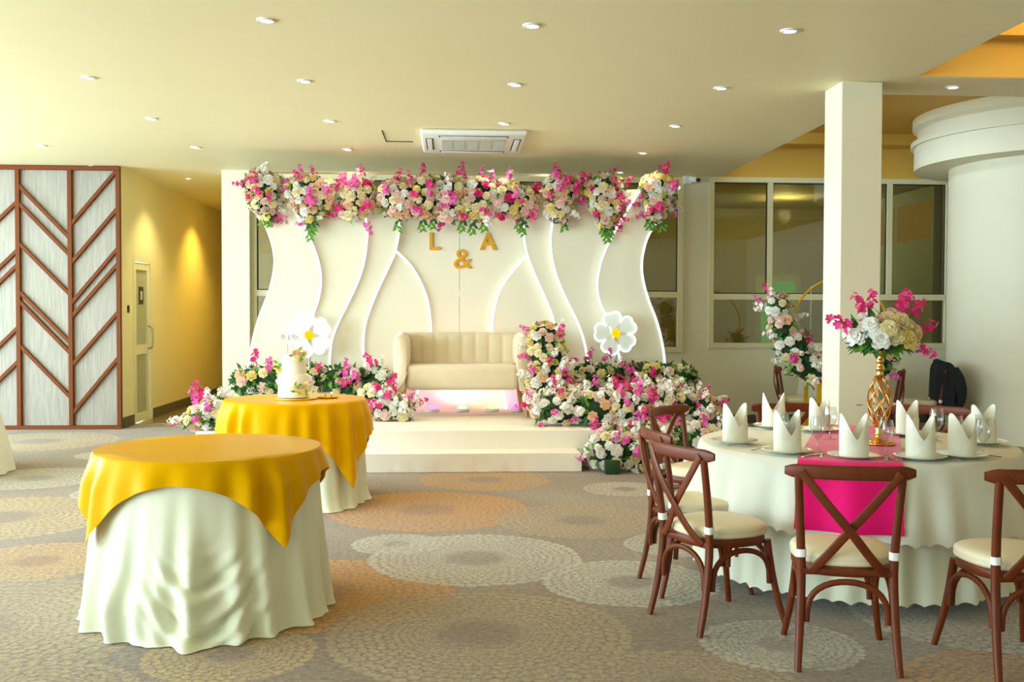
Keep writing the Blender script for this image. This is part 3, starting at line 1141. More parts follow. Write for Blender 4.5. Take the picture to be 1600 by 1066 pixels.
# ------------------------------------------------------------------ stage uplights
def uplight(px, col, e, label, rgb, tilt=1.25, cone=105):
    q = on(px, 641, 0.36)
    t = thing('stage_uplight', label, 'stage light', (q.x, 11.80, 0.36))
    MB().lathe([(0.075, 0.0), (0.085, 0.008), (0.085, 0.026), (0.07, 0.038), (0.06, 0.04)], 20).obj('housing', 'white', t, smooth=True, angle=40)
    MB().lathe([(0.060, 0.0405), (0.045, 0.056), (0.02, 0.066), (0.0, 0.068)], 20).obj('lens', emat('uplight_lens_' + label[:6], rgb, 4), t, smooth=True)
    l = bpy.data.lights.new('uplight_beam', 'SPOT')
    l.energy = e
    l.color = col
    l.spot_size = math.radians(cone)
    l.spot_blend = 0.5
    l.shadow_soft_size = 0.05
    o = bpy.data.objects.new('uplight_beam', l)
    COL.objects.link(o)
    o.parent = t
    o.location = (0, 0.0, 0.085)
    o.rotation_euler = (PI - tilt, 0, 0)


uplight(676, (1, 0.10, 0.55), 4.5, 'pink stage uplight on the floor under the loveseat', (255, 90, 200))
uplight(722, (1, 0.55, 0.48), 15, 'pale white stage uplight under the middle of the loveseat', (255, 230, 210), 0.55, 150)
uplight(768, (1, 0.55, 0.45), 5, 'amber domed stage uplight under the loveseat', (255, 205, 90))
uplight(806, (1, 0.10, 0.55), 4.5, 'magenta stage uplight beside the loveseat rear leg', (255, 70, 200))


# ------------------------------------------------------------------ flowers
def petal_patch(mb, a, r0, r1, z0, z1, wd, curl, mi=0):
    """cupped petal patch: base (r0,z0) to tip (r1,z1), around angle a"""
    ca, sa = math.cos(a), math.sin(a)
    rows = [(r0, z0, 0.35), (r0 + (r1 - r0) * 0.45, z0 + (z1 - z0) * 0.7, 1.0), (r1, z1, 0.85), (r1 + curl, z1 - curl * 0.5, 0.45)]
    vs = []
    for r, z, ww in rows:
        for s in (-1, 0, 1):
            w = wd * ww * s
            rr = r - abs(s) * wd * ww * 0.35
            vs.append((rr * ca - w * sa, rr * sa + w * ca, z + (0.02 if s else 0)))
    fs = [(i * 3 + j, i * 3 + j + 1, i * 3 + j + 4, i * 3 + j + 3) for i in range(3) for j in range(2)]
    mb.add(vs, fs, mi)


def rose_mesh(name, mt, full=True):
    mb = MB()
    R = random.Random(len(name))
    mb.lathe([(0.0, -0.15), (0.45, 0.0), (0.5, 0.3), (0.28, 0.66), (0.0, 0.70)], 7, cap=False)
    for n, r0, r1, z0, z1, wd, cu in ((3, 0.14, 0.22, 0.3, 0.80, 0.22, -0.08), (5, 0.2, 0.46, 0.15, 0.76, 0.34, 0.05), (6, 0.25, 0.74, 0.0, 0.62, 0.42, 0.10), (7, 0.25, 0.96, -0.1, 0.34, 0.46, 0.12)):
        ph = R.random() * 6
        for k in range(n):
            petal_patch(mb, ph + 2 * PI * k / n + R.uniform(-.1, .1), r0, r1, z0, z1 + R.uniform(-.04, .04), wd, cu)
    return mb.mesh(name, mt, True)


def puff_mesh(name, mt):
    """ruffled carnation / hydrangea head"""
    mb = MB()
    R = random.Random(5)
    mb.lathe([(0.0, -0.2), (0.6, 0.0), (0.62, 0.35), (0.0, 0.7)], 8, cap=False)
    for i in range(34):
        z = R.uniform(0.0, 1)
        a = i * 2.39996
        rr = math.sqrt(max(0, 1 - z * z))
        petal_patch(mb, a, 0.5 * rr, 0.92 * rr + 0.03, z * 0.6 - 0.05, z * 0.8 + 0.02, 0.26, 0.05)
    return mb.mesh(name, mt, True)


def blossom(mb, c, n, r, mi=0, ph=0):
    n = Vector(n).normalized()
    u = n.orthogonal().normalized()
    v = n.cross(u)
    c = Vector(c)
    vs, fs = [c - n * r * 0.2], []
    for k in range(5):
        a = ph + 2 * PI * k / 5
        d = u * math.cos(a) + v * math.sin(a)
        e = v * math.cos(a) - u * math.sin(a)
        vs += [c + d * r * 0.5 - e * r * 0.40 + n * r * 0.05, c + d * r * 0.92 - e * r * 0.30 + n * r * 0.25, c + d * r * 1.06 + n * r * 0.15,
               c + d * r * 0.92 + e * r * 0.30 + n * r * 0.25, c + d * r * 0.5 + e * r * 0.40 + n * r * 0.05]
        b = 1 + k * 5
        fs += [(0, b, b + 1, b + 2), (0, b + 2, b + 3, b + 4)]
    mb.add(vs, fs, mi)
    mb.add([c + n * r * .12 + u * r * .12, c + n * r * .12 - u * r * .07 + v * r * .1, c + n * r * .12 - u * r * .07 - v * r * .1], [(0, 1, 2)], 2)


def spray_mesh(name, mts, nb=10, ln=1.0, bend=0.3, size=0.13, seed=1):
    """stem along +Z with blossoms; unit length"""
    R = random.Random(seed)
    mb = MB()
    pts = [(bend * t * t, 0.05 * math.sin(t * 5), ln * t) for t in [i / 5 for i in range(6)]]
    mb.tube(pts, 0.012, 3, mi=1)
    for i in range(nb):
        t = 0.38 + 0.62 * i / (nb - 1)
        a = i * 2.4 + R.random()
        p = Vector((bend * t * t, 0, ln * t))
        d = Vector((math.cos(a), math.sin(a), 0.45 + 0.5 * t))
        s = size * (1.15 - 0.45 * t) * R.uniform(0.9, 1.15)
        blossom(mb, p + d * s * 0.75, d, s, 0, R.random() * 3)
    return mb.mesh(name, mts, False)


def leaf(mb, c, d, n, l, w, mi=0):
    d = Vector(d).normalized()
    n = Vector(n)
    s = d.cross(n)
    if s.length < 1e-3:
        s = d.orthogonal()
    s.normalize()
    n = s.cross(d)
    c = Vector(c)
    vs = [c, c + d * l * 0.45 + s * w + n * w * .25, c + d * l * 0.5 - n * w * .1, c + d * l * 0.45 - s * w + n * w * .25, c + d * l - n * l * 0.12]
    mb.add(vs, [(0, 2, 1), (0, 3, 2), (1, 2, 4), (2, 3, 4)], mi)


ROSE = {k: rose_mesh('rose_' + k, 'f' + k) for k in ('cream', 'white', 'blush', 'peach', 'yellow', 'magenta')}
PUFF = {k: puff_mesh('puff_' + k, 'f' + k) for k in ('white', 'cream', 'blush')}
SPRAY = {'magenta': [spray_mesh('spray', ['fmagenta', 'stem', 'fblush'], 7, 1, b, 0.175, i) for i, b in enumerate((0.2, 0.5))],
         'pink': [spray_mesh('spray', ['fpink', 'stem', 'fyellow'], 7, 1, b, 0.175, i + 5) for i, b in enumerate((0.2, 0.5))],
         'white': [spray_mesh('spray', ['fwhite', 'stem', 'fyellow'], 9, 1, b, 0.19, i + 9) for i, b in enumerate((0.15, 0.4))]}
MIXES = {
    'top': dict(cream=30, blush=22, white=10, yellow=8, peach=10, magenta=3),
    'corner': dict(cream=26, white=18, blush=14, yellow=10, peach=8),
    'green': dict(cream=24, white=16, blush=8, peach=5, yellow=5),
    'white': dict(white=44, cream=14, blush=12, peach=4),
    'warm': dict(cream=20, yellow=20, peach=12, blush=10, white=8),
}


class Blob:
    """union of ellipsoids sampled on the outside"""

    def __init__(s, ells):
        s.e = [(Vector(c), Vector(r)) for c, r in ells]
        s.w = [r.x * r.z + r.x * r.y + r.y * r.z for c, r in s.e]

    def inside(s, p, skip=-1, k=0.9):
        for i, (c, r) in enumerate(s.e):
            if i == skip:
                continue
            q = p - c
            if (q.x / r.x) ** 2 + (q.y / r.y) ** 2 + (q.z / r.z) ** 2 < k:
                return True
        return False

    def sample(s, R):
        for _ in range(60):
            i = R.choices(range(len(s.e)), s.w)[0]
            c, r = s.e[i]
            d = Vector((R.gauss(0, 1), R.gauss(0, 1), R.gauss(0, 1))).normalized()
            p = Vector((c.x + d.x * r.x, c.y + d.y * r.y, c.z + d.z * r.z))
            n = Vector((d.x / r.x, d.y / r.y, d.z / r.z)).normalized()
            if not s.inside(p, i):
                return p, n
        return p, n


def rotz(n, R):
    return n.to_track_quat('Z', 'Y') @ Quaternion((0, 0, 1), R.uniform(0, 6.28))


def arrangement(name, label, cat, base, ells, mix, nrose, nspray, nleaf, seed, group=None, size=(0.046, 0.062), zmin=None, ymax=None, spray_len=(0.13, 0.21), spray_cols=('magenta', 'pink'), nwhite=0, up=0.3, puffs=0.2, core='foam', leafmix=0.3, trail=(), spray_pts=None, back=0.55):
    """base is the thing's origin; ells are ellipsoids relative to it"""
    R = random.Random(seed)
    t = thing(name, label, cat, base, 0, group)
    B = Blob(ells)
    if core:
        cm = MB()
        for c, r in B.e:
            prof = [(math.sin(PI * i / 6), -math.cos(PI * i / 6)) for i in range(7)]
            vs0 = MB().lathe(prof, 10, cap=False)
            cm.add([(c.x + v[0] * r.x * 0.80, c.y + v[1] * r.y * 0.80, max(c.z + v[2] * r.z * 0.80, zmin if zmin is not None else -9)) for v in vs0.v], vs0.f)
        cm.obj('foam_core', core, t, smooth=True)
    placed = []
    keys, wts = list(MIXES[mix]), list(MIXES[mix].values())

    def ok(p, n):
        if zmin is not None and p.z < zmin:
            return False
        if n.y > back:
            return False
        return True
    tries = 0
    while len(placed) < nrose and tries < nrose * 40:
        tries += 1
        p, n = B.sample(R)
        if not ok(p, n):
            continue
        s = R.uniform(*size)
        if any((p - q).length < (s + sq) * 0.68 for q, sq in placed):
            continue
        placed.append((p, s))
        k = R.choices(keys, wts)[0]
        n2 = (n + Vector((R.gauss(0, .2), -0.25 + R.gauss(0, .2), 0.12 + R.gauss(0, .2)))).normalized()
        me = PUFF[k] if (k in PUFF and R.random() < puffs) else ROSE[k]
        put('rose', me, t, p - n * s * 0.25, rotz(n2, R), s * R.uniform(0.95, 1.1))
    k = 0
    while k < nspray:
        p, n = B.sample(R)
        if not ok(p, n):
            continue
        k += 1
        d = (n + Vector((R.gauss(0, .35), R.gauss(0, .25) - .1, up + R.gauss(0, .35)))).normalized()
        ln = R.uniform(*spray_len)
        put('blossom_spray', R.choice(SPRAY[R.choice(spray_cols)]), t, p - n * ln * 0.22, rotz(d, R), ln)
    for (p, d, ln, c_) in (spray_pts or ()):
        put('blossom_spray', R.choice(SPRAY[c_]), t, Vector(p), rotz(Vector(d).normalized(), R), ln)
    k = 0
    while k < nwhite:
        p, n = B.sample(R)
        if not ok(p, n):
            continue
        k += 1
        d = (n + Vector((R.gauss(0, .4), R.gauss(0, .3), up + R.gauss(0, .3)))).normalized()
        ln = R.uniform(0.12, 0.18)
        put('white_sprig', R.choice(SPRAY['white']), t, p - n * ln * 0.25, rotz(d, R), ln)
    lm = MB()
    k = 0
    while k < nleaf:
        p, n = B.sample(R)
        if n.y > 0.75 or (zmin is not None and p.z < zmin + 0.02):
            continue
        k += 1
        d = (n * 0.7 + Vector((R.gauss(0, .6), R.gauss(0, .4), R.gauss(0, .6)))).normalized()
        leaf(lm, p - n * 0.03, d, n, R.uniform(0.07, 0.11), R.uniform(0.019, 0.031), 1 if R.random() < leafmix else 0)
    for (x, y, z, ln, nb) in trail:     # hanging leafy strands
        for q in range(nb):
            tt = q / max(1, nb - 1)
            sd = -1 if q % 2 else 1
            p = Vector((x + 0.015 * math.sin(q), y, z - ln * tt))
            leaf(lm, p, Vector((sd * 0.8, -0.2, -0.7)), Vector((0, -1, 0.3)), R.uniform(0.06, 0.085), 0.02, 1 if tt > 0.3 else 0)
    lo_ = lm.obj('foliage', ['leafd', 'leafl'], t)
    lo_['kind'] = 'stuff'
    return t


GY = 11.86


def cl(px, py, rx, rz, ry=0.13, Y=GY, base=None):
    p = at(px, py, Y)
    b = base or Vector((0, 0, 0))
    return ((p.x - b.x, p.y - b.y, p.z - b.z), (rx, ry, rz))


def garland(label, px, py, cells, nrose, nspray, nleaf, seed, mix, trail=(), **k):
    b = at(px, py, GY)
    b = Vector((b.x, b.y, b.z))
    ells = [cl(x, y, rx, rz, ry, GY, b) for x, y, rx, rz, ry in cells]
    tr = []
    for x, y, ln, nb in trail:
        q = at(x, y, GY - 0.05) - b
        tr.append((q.x, q.y, q.z, ln, nb))
    return arrangement('hanging_flower_cluster', label, 'flower arrangement', b, ells, mix, nrose, nspray, nleaf, seed, 'flower clusters along the top of the backdrop', trail=tr, **k)


garland('tapering flower cluster hanging on the outermost backdrop corner near the corridor', 411, 300,
        [(410, 292, 0.23, 0.17, .13), (413, 315, 0.17, 0.16, .12), (418, 333, 0.10, 0.10, .09)], 58, 11, 90, 11, 'corner', [(420, 338, .10, 8), (412, 335, .08, 6)], nwhite=3)
garland('tapering flower cluster with a long fern tip, second along the backdrop top', 487, 310,
        [(478, 300, 0.26, 0.18, .13), (505, 305, 0.19, 0.18, .13), (488, 328, 0.16, 0.12, .10), (484, 343, .06, .08, .06)], 72, 13, 90, 12, 'corner', [(485, 345, .20, 14), (490, 342, .12, 8)], nwhite=3)
garland('blush and cream flower cluster with a drooping tip, third along the backdrop top', 555, 310,
        [(556, 302, 0.22, 0.17, .13), (560, 320, 0.18, 0.13, .12), (548, 330, 0.13, 0.11, .10)], 58, 9, 50, 13, 'top', [], nwhite=2, spray_pts=[((0.12, -0.1, -0.2), (0.2, -0.2, -1), 0.2, 'pink')])
garland('long wide flower garland across the middle of the backdrop top', 715, 315,
        [(625, 310, 0.26, 0.22, .14), (665, 308, 0.26, 0.24, .14), (705, 312, 0.26, 0.26, .15), (748, 312, 0.27, 0.25, .15), (790, 312, 0.26, 0.22, .14), (818, 316, 0.18, 0.17, .13)], 225, 28, 180, 14, 'top',
        [(622, 342, .12, 7), (660, 342, .12, 8), (676, 341, .10, 8), (722, 343, .12, 8), (738, 347, .12, 8), (757, 343, .11, 8), (812, 340, .14, 9), (818, 345, .15, 8)], nwhite=5)
garland('cream and magenta flower cluster just past the garland end', 875, 305,
        [(878, 297, 0.22, 0.18, .13), (872, 325, 0.16, 0.14, .12), (880, 343, 0.07, .08, .07)], 58, 12, 60, 15, 'corner', [(881, 350, .06, 4)], nwhite=2)
garland('flower cluster with a pointed fern tip, third from the security camera', 948, 305,
        [(945, 297, 0.24, 0.18, .13), (950, 322, 0.2, 0.15, .12), (946, 343, 0.10, 0.11, .09)], 68, 14, 90, 16, 'corner', [(949, 352, .18, 14), (943, 350, .12, 8), (954, 352, .1, 8)], nwhite=3)
garland('tapering flower cluster hanging on the backdrop corner beside the security camera', 1030, 305,
        [(1030, 292, 0.21, 0.15, .13), (1030, 315, 0.19, 0.15, .12), (1026, 333, 0.11, 0.10, .09)], 58, 12, 90, 17, 'corner', [(1014, 340, .12, 9), (1020, 342, .10, 8), (1036, 345, .1, 6)], nwhite=4)


# flower boxes on stands
def flower_box(label, x0, x1, z0, z1, Y, seed, nrose, nspray):
    cx = (x0 + x1) / 2
    b = Vector((cx, Y, 0.36))
    n = 7
    ells = []
    for i in range(n):
        ells.append(((x0 + (x1 - x0) * (i + .5) / n - cx, 0, (z0 + z1) / 2 - .36), ((x1 - x0) / n * 0.72, 0.13, (z1 - z0) / 2)))
    t = arrangement('flower_box', label, 'flower arrangement', b, ells, 'green', nrose, nspray, 620, seed, size=(0.046, 0.066), up=0.7, nwhite=3, leafmix=.25, spray_len=(.15, .26), back=0.3)
    lg = z0 - .36 + 0.08
    for sx in (-1, 1):
        for sy in (-0.08, 0.08):
            MB().tube([(sx * ((x1 - x0) / 2 - 0.14), sy, 0), (sx * ((x1 - x0) / 2 - 0.14), sy, lg)], 0.012, 8).obj('stand_leg', 'grey', t, smooth=True)
    bx('planter_tray', 'foam', -(x1 - x0) / 2 + 0.06, (x1 - x0) / 2 - 0.06, -0.09, 0.09, lg - 0.04, lg + 0.1, t)
    return t


flower_box('long leafy flower box on a stand behind the cake table', -2.42, -0.72, 0.575, 0.90, 11.6, 21, 46, 11)
flower_box('long leafy flower box on a stand below the daisy sign by the flower cascade', 1.46, 2.80, 0.56, 0.93, 11.6, 22, 46, 12)

# small arrangement on the stage in front of the loveseat leg
arrangement('floor_flowers', 'low white flower bunch on the stage beside the loveseat front leg', 'flower arrangement', (-0.66, 10.85, 0.36),
            [((0.0, 0, 0.14), (0.22, 0.14, 0.15)), ((-0.16, 0.05, 0.22), (0.17, 0.13, 0.16)), ((0.12, -0.02, 0.09), (0.14, 0.12, 0.10))], 'white', 30, 9, 80, 31, zmin=0.03, nwhite=14, spray_len=(.14, .22))
arrangement('floor_flowers', 'pink and cream flower bunch on the stage corner nearest the corridor', 'flower arrangement', (-2.34, 10.05, 0.36),
            [((0.0, 0, 0.13), (0.22, 0.14, 0.14)), ((0.1, 0.02, 0.16), (0.15, 0.13, 0.15)), ((-0.13, 0, 0.10), (0.13, 0.12, 0.11))], 'green', 26, 7, 110, 32, zmin=0.03, nwhite=10, leafmix=.6,
            spray_pts=[((-0.06, 0, 0.2), (-0.1, 0, 1), 0.25, 'magenta'), ((-0.1, -0.02, 0.18), (-0.25, 0, 1), 0.22, 'pink')])
# tall cascade right of the loveseat
arrangement('flower_cascade', 'tall flower cascade pouring down beside the loveseat arm', 'flower arrangement', (1.15, 11.0, 0.36),
            [((-0.12, 0.15, 0.88), (0.21, 0.14, 0.16)), ((-0.10, 0.12, 0.66), (0.22, 0.15, 0.20)), ((-0.06, 0.05, 0.42), (0.26, 0.18, 0.22)), ((0.0, -0.02, 0.2), (0.36, 0.22, 0.20))],
            'warm', 92, 14, 160, 33, zmin=0.02, nwhite=20, spray_cols=('magenta', 'pink'), up=0.5)
arrangement('flower_cascade', 'white flower bed on the stage spilling from the cascade', 'flower arrangement', (1.75, 10.35, 0.36),
            [((-0.62, 0.0, 0.16), (0.30, 0.2, 0.20)), ((-0.25, -0.05, 0.17), (0.30, 0.22, 0.20)), ((0.12, -0.12, 0.19), (0.30, 0.22, 0.22)), ((0.5, -0.12, 0.18), (0.30, 0.22, 0.20)), ((0.82, -0.1, 0.16), (0.16, 0.2, 0.16))],
            'white', 95, 26, 170, 34, zmin=0.03, nwhite=50, spray_cols=('pink', 'magenta'), up=0.5, puffs=.45)
arrangement('flower_cascade', 'flower bed on the carpet against the stage front', 'flower arrangement', (1.98, 9.60, 0.0),
            [((-0.42, 0.0, 0.2), (0.26, 0.18, 0.22)), ((-0.05, 0.0, 0.22), (0.28, 0.2, 0.25)), ((0.35, 0.0, 0.22), (0.28, 0.2, 0.24)), ((0.7, 0.05, 0.2), (0.22, 0.16, 0.22))],
            'white', 72, 16, 220, 35, zmin=0.04, nwhite=12, spray_cols=('pink', 'magenta'), up=0.3, puffs=.45)
tag(bx('foam_block', 'foam', 1.44, 1.58, 9.37, 9.46, 0.0, 0.13, bev=0.01), 'dark green floral foam block on the carpet by the step', 'foam block')


# ------------------------------------------------------------------ table linen
def skirt(R, h, rb, hem=0.0, seed=0, nf=17, amp=0.035, pool=0.0, bunch=None, n=260, nv=26, scallop=0, scal_amp=0.0, top=True, flare=1.0, hemvar=0.0, fpow=1.0):
    """hanging round cloth; rb(phi) bottom radius; returns MB"""
    mb = MB()
    R0 = random.Random(seed)
    ph = [R0.uniform(0, 6.28) for _ in range(6)]

    def fold(a):
        v = 0.55 * math.sin(nf * a + ph[0] + 0.7 * math.sin(3 * a + ph[1])) + 0.3 * math.sin((nf * 0.62 // 1) * a + ph[2]) + 0.25 * math.sin((nf * 1.7 // 1) * a + ph[3])
        return v

    rows = []
    for i in range(nv):
        t = i / (nv - 1)
        row = []
        for j in range(n):
            a = 2 * PI * j / n - PI
            rbot = rb(a)
            zb = hem + hemvar * math.sin(2 * a + 1)
            r = R + 0.004 + (rbot - R) * (t ** 0.9) * flare
            r += amp * fold(a) * min(1, (t * 1.25) ** fpow)
            z = h - (h - zb) * t
            if scallop and t > 0.9:
                z += scal_amp * (t - 0.9) * 10 * (1 - abs(math.sin(a * scallop / 2))) 
            if pool and t > 0.86:
                q = (t - 0.86) / 0.14
                r += pool * q * (0.7 + 0.3 * math.sin(5 * a + ph[4]) + 0.15 * fold(a))
                z = (h - (h - zb) * 0.86) * (1 - q) ** 2 + 0.006 + 0.012 * q * (1 - q) * 4 * (0.5 + 0.5 * fold(a))
            if i == 0:
                r = R
            if bunch:
                r, z = bunch(a, t, r, z)
            row.append((r * math.cos(a), r * math.sin(a), z))
        rows.append(row)
    if top:
        rows = [[(0.001 * math.cos(2 * PI * j / n - PI), 0.001 * math.sin(2 * PI * j / n - PI), h + 0.004) for j in range(n)],
                [(0.985 * R * math.cos(2 * PI * j / n - PI), 0.985 * R * math.sin(2 * PI * j / n - PI), h + 0.004) for j in range(n)]] + rows
    mb.grid(lambda i, j: rows[i][j], n, len(rows), wrap=True)
    return mb


def overlay(R, h, half, rot, seed, amp=0.02, nf=13, n=280, nv=34, gap=0.012, hang=None):
    """square satin cloth over a round table: corners hang lower"""
    mb = MB()
    R0 = random.Random(seed)
    ph = [R0.uniform(0, 6.28) for _ in range(5)]
    Rt = R + gap

    def fn(i, j):
        a = 2 * PI * j / n
        b = a - rot
        c = max(abs(math.cos(b)), abs(math.sin(b)))
        rc = half / c
        drop = (rc - R)
        cor = max(0, (1 / c - 1) / 0.414)       # 1 at the corner
        if i < 6:
            r = Rt * i / 6
            return (r * math.cos(a), r * math.sin(a), h + 0.010)
        t = (i - 6) / (nv - 7)
        s = drop * t
        cz = 0.03
        z = h + 0.010 - max(0, s - 0.006) * (1 + 0.12 * cor)
        r = Rt + 0.006 * min(1, t * 8)
        fl = math.sin(nf * a + ph[0] + math.sin(2 * a + ph[1])) * 0.6 + math.sin((nf + 8) * a + ph[2]) * 0.4
        r += 0.13 * s + amp * (fl + 0.6) * min(1, s / 0.12) * (0.35 + 0.65 * cor)
        r += 0.016 * min(1, s / 0.12)
        # pleat on both sides of each corner
        b4 = (b % (PI / 2)) - PI / 4
        r += 0.022 * cor * min(1, s / 0.15) * math.cos(b4 * 24)
        return (r * math.cos(a), r * math.sin(a), max(z, 0.02))
    mb.grid(fn, n, nv, wrap=True)
    return mb


def table_frame(t, R, h):
    MB().lathe([(R - 0.006, h - 0.03), (R - 0.002, h - 0.015), (R - 0.006, h), (0.0, h)], 48).obj('tabletop', 'oak', t)
    for k in range(4):
        a = PI / 4 + k * PI / 2
        MB().tube([(0.6 * R * math.cos(a), 0.6 * R * math.sin(a), h - 0.03), (0.75 * R * math.cos(a), 0.75 * R * math.sin(a), 0)], 0.014, 8).obj('leg', 'grey', t)


# front cocktail table
H1, R1_ = 0.80, 0.53
T1 = (-1.235, 5.27)
tb = thing('round_table', 'round folding table hidden under the empty front gold topped cloth', 'table', (T1[0], T1[1], 0))
table_frame(tb, R1_, H1)


def rb1(a):
    # pulled outward at the front where the cloth pools on the carpet
    return 0.575 + 0.085 * max(0, math.cos(a + PI / 2)) - 0.015 * math.cos(a - PI)


def bunch1(a, t, r, z):
    a0 = -1.36
    da = (a - a0)
    g = math.exp(-(da / 0.30) ** 2)
    if g > 0.01:
        k = max(0, (t - 0.42) / 0.58)
        w = max(0.0, math.sin(PI * min(1, k * 1.02)))
        # gathered swags drooping around the tuck
        ph = 2 * PI * (t * 4.2 - 1.1 * math.cos(da * 4.0)) + 0.6 * math.sin(da * 9)
        r += g * k * (0.050 * math.sin(ph) + 0.038 * math.sin(2 * ph + 1 + da * 6)) * (0.4 + 0.6 * w)
        r -= 0.05 * math.exp(-((da - 0.03) / 0.10) ** 2) * math.exp(-((t - 0.62) / 0.12) ** 2)
        r += 0.05 * g * k * k
        z += g * 0.03 * k * w * math.sin(ph + 1.2)
    # broad smooth swag left of the tuck
    g2 = math.exp(-((a + 2.0) / 0.33) ** 2)
    k2 = max(0, (t - 0.6) / 0.4)
    r += g2 * 0.055 * math.sin(PI * k2) ** 1.5 * (1 if k2 > 0 else 0)
    return r, max(z, 0.006)


c1 = skirt(R1_ + 0.006, H1, rb1, 0.0, 3, 21, 0.040, 0.025, bunch1, n=420, nv=60, fpow=1.8)
tag(c1.obj('tablecloth', 'linen2', smooth=True, loc=(T1[0], T1[1], 0)), 'long ivory cloth bunched on the carpet under the empty gold topped table', 'tablecloth')
ov = overlay(R1_ + 0.012, H1 + 0.006, 0.655, math.radians(-1.5), 4, amp=0.032, nf=17)
tag(ov.obj('satin_overlay', 'satin', smooth=True, loc=(T1[0], T1[1], 0)), 'gold satin square cloth over the empty round table in front', 'table overlay')

# cake table
T2 = (-1.245, 8.2)
tb = thing('round_table', 'round folding table hidden under the cake table cloths', 'table', (T2[0], T2[1], 0))
table_frame(tb, R1_, H1)
c2 = skirt(R1_ + 0.006, H1, lambda a: 0.545 + 0.08 * math.exp(-((a + 0.85) / 0.3) ** 2), 0.0, 8, 19, 0.030, 0.04, None, n=360, nv=44, fpow=1.8)
tag(c2.obj('tablecloth', 'linen2', smooth=True, loc=(T2[0], T2[1], 0)), 'long ivory cloth hanging to the carpet under the cake table', 'tablecloth')
ov = overlay(R1_ + 0.012, H1 + 0.006, 0.80, math.radians(2), 9, amp=0.03, nf=21)
tag(ov.obj('satin_overlay', 'satin', smooth=True, loc=(T2[0], T2[1], 0)), 'gold satin cloth in deep folds over the cake table', 'table overlay')

# cake
ck = thing('wedding_cake', 'two tier white wedding cake with peach sugar flowers and name topper', 'cake', (-1.255, 8.17, H1 + 0.022 + 0.012))
for r, z0, z1 in ((0.122, 0.0, 0.185), (0.096, 0.185, 0.345)):
    MB().lathe([(r, z0), (r, z1 - 0.012), (r - 0.004, z1 - 0.004), (r - 0.012, z1), (0.0, z1)], 48).obj('cake_tier', 'cake', ck, smooth=True, angle=50)
MB().lathe([(0.102, 0.186), (0.104, 0.190), (0.098, 0.194)], 40, cap=False).obj('tier_ribbon', 'stage', ck, smooth=True)
Rr = random.Random(3)
for (x, y, z, s, c_) in ((0.055, -0.075, 0.352, 0.040, 'peach'), (0.02, -0.085, 0.345, 0.030, 'blush'), (0.085, -0.05, 0.345, 0.030, 'peach'), (0.05, -0.105, 0.315, 0.026, 'yellow'),
                         (0.075, -0.115, 0.035, 0.040, 'yellow'), (0.045, -0.12, 0.075, 0.026, 'peach'), (0.10, -0.095, 0.08, 0.028, 'peach'), (-0.105, -0.04, 0.21, 0.026, 'yellow'), (-0.11, -0.03, 0.25, 0.022, 'cream')):
    put('sugar_flower', ROSE[c_], ck, (x, y, z), rotz(Vector((x * 2, -0.7, 0.5)).normalized(), Rr), s)
lm = MB()
for (x, y, z) in ((0.02, -0.10, 0.33), (0.08, -0.09, 0.325), (0.05, -0.11, 0.30), (0.04, -0.13, 0.05), (0.11, -0.11, 0.05), (-0.11, -0.05, 0.22), (-0.115, -0.04, 0.27), (0.06, -0.10, 0.37), (0.03, -0.13, 0.09), (0.09, -0.12, 0.11)):
    for k in range(3):
        leaf(lm, (x, y, z), (Rr.gauss(0, 1), -0.6, Rr.gauss(0, .8)), (0, -1, 0.2), 0.05, 0.011, k % 2)
lm.obj('sugar_leaves', ['leafl', 'fyellow'], ck)
# script topper
M['topper'] = mat('rose_gold_topper', (176, 140, 120), 0.3, 0.6)


def script_line(txt, w, h, x0, z0, parent):
    cu = bpy.data.curves.new('t', 'FONT')
    cu.body = txt
    cu.extrude = 0.01
    cu.shear = 0.3
    tmp = bpy.data.objects.new('tmp', cu)
    COL.objects.link(tmp)
    bpy.context.view_layer.update()
    me = bpy.data.meshes.new_from_object(tmp)
    bpy.data.objects.remove(tmp, do_unlink=True)
    xs = [v.co.x for v in me.vertices]
    ys = [v.co.y for v in me.vertices]
    sx, sy = w / (max(xs) - min(xs)), h / (max(ys) - min(ys))
    for v in me.vertices:
        x, y, z = v.co
        v.co = (x0 + (x - min(xs)) * sx, -z * 0.2, z0 + (y - min(ys)) * sy)
    me.materials.clear()
    me.materials.append(M['topper'])
    return put('topper_lettering', me, parent)


tp = MB().tube([(-0.045, 0, 0.34), (-0.045, 0, 0.42)], 0.002, 6).tube([(0.0, 0, 0.34), (0.0, 0, 0.42)], 0.002, 6).obj('cake_topper', 'topper', ck)
script_line('Mr & Mrs', 0.14, 0.05, -0.10, 0.45, tp)
tag(MB().lathe([(0.165, 0.0), (0.172, 0.004), (0.172, 0.010), (0.165, 0.012), (0.0, 0.012)], 48).obj('cake_board', 'goldpaint', smooth=True, angle=40, loc=(-1.235, 8.16, H1 + 0.0165)), 'round gold board under the wedding cake', 'cake board')
ct = thing('knife_tray', 'small gold tray lying beside the wedding cake', 'tray', (-0.995, 8.25, H1 + 0.017))
MB().lathe([(0.0, 0.0), (0.06, 0.0), (0.085, 0.008), (0.088, 0.012)], 30, cap=False).obj('dish', 'goldpaint', ct, smooth=True)
put('sugar_flower', ROSE['yellow'], ct, (-0.02, 0, 0.015), None, 0.022)
put('sugar_flower', ROSE['peach'], ct, (0.03, -0.01, 0.012), None, 0.018)

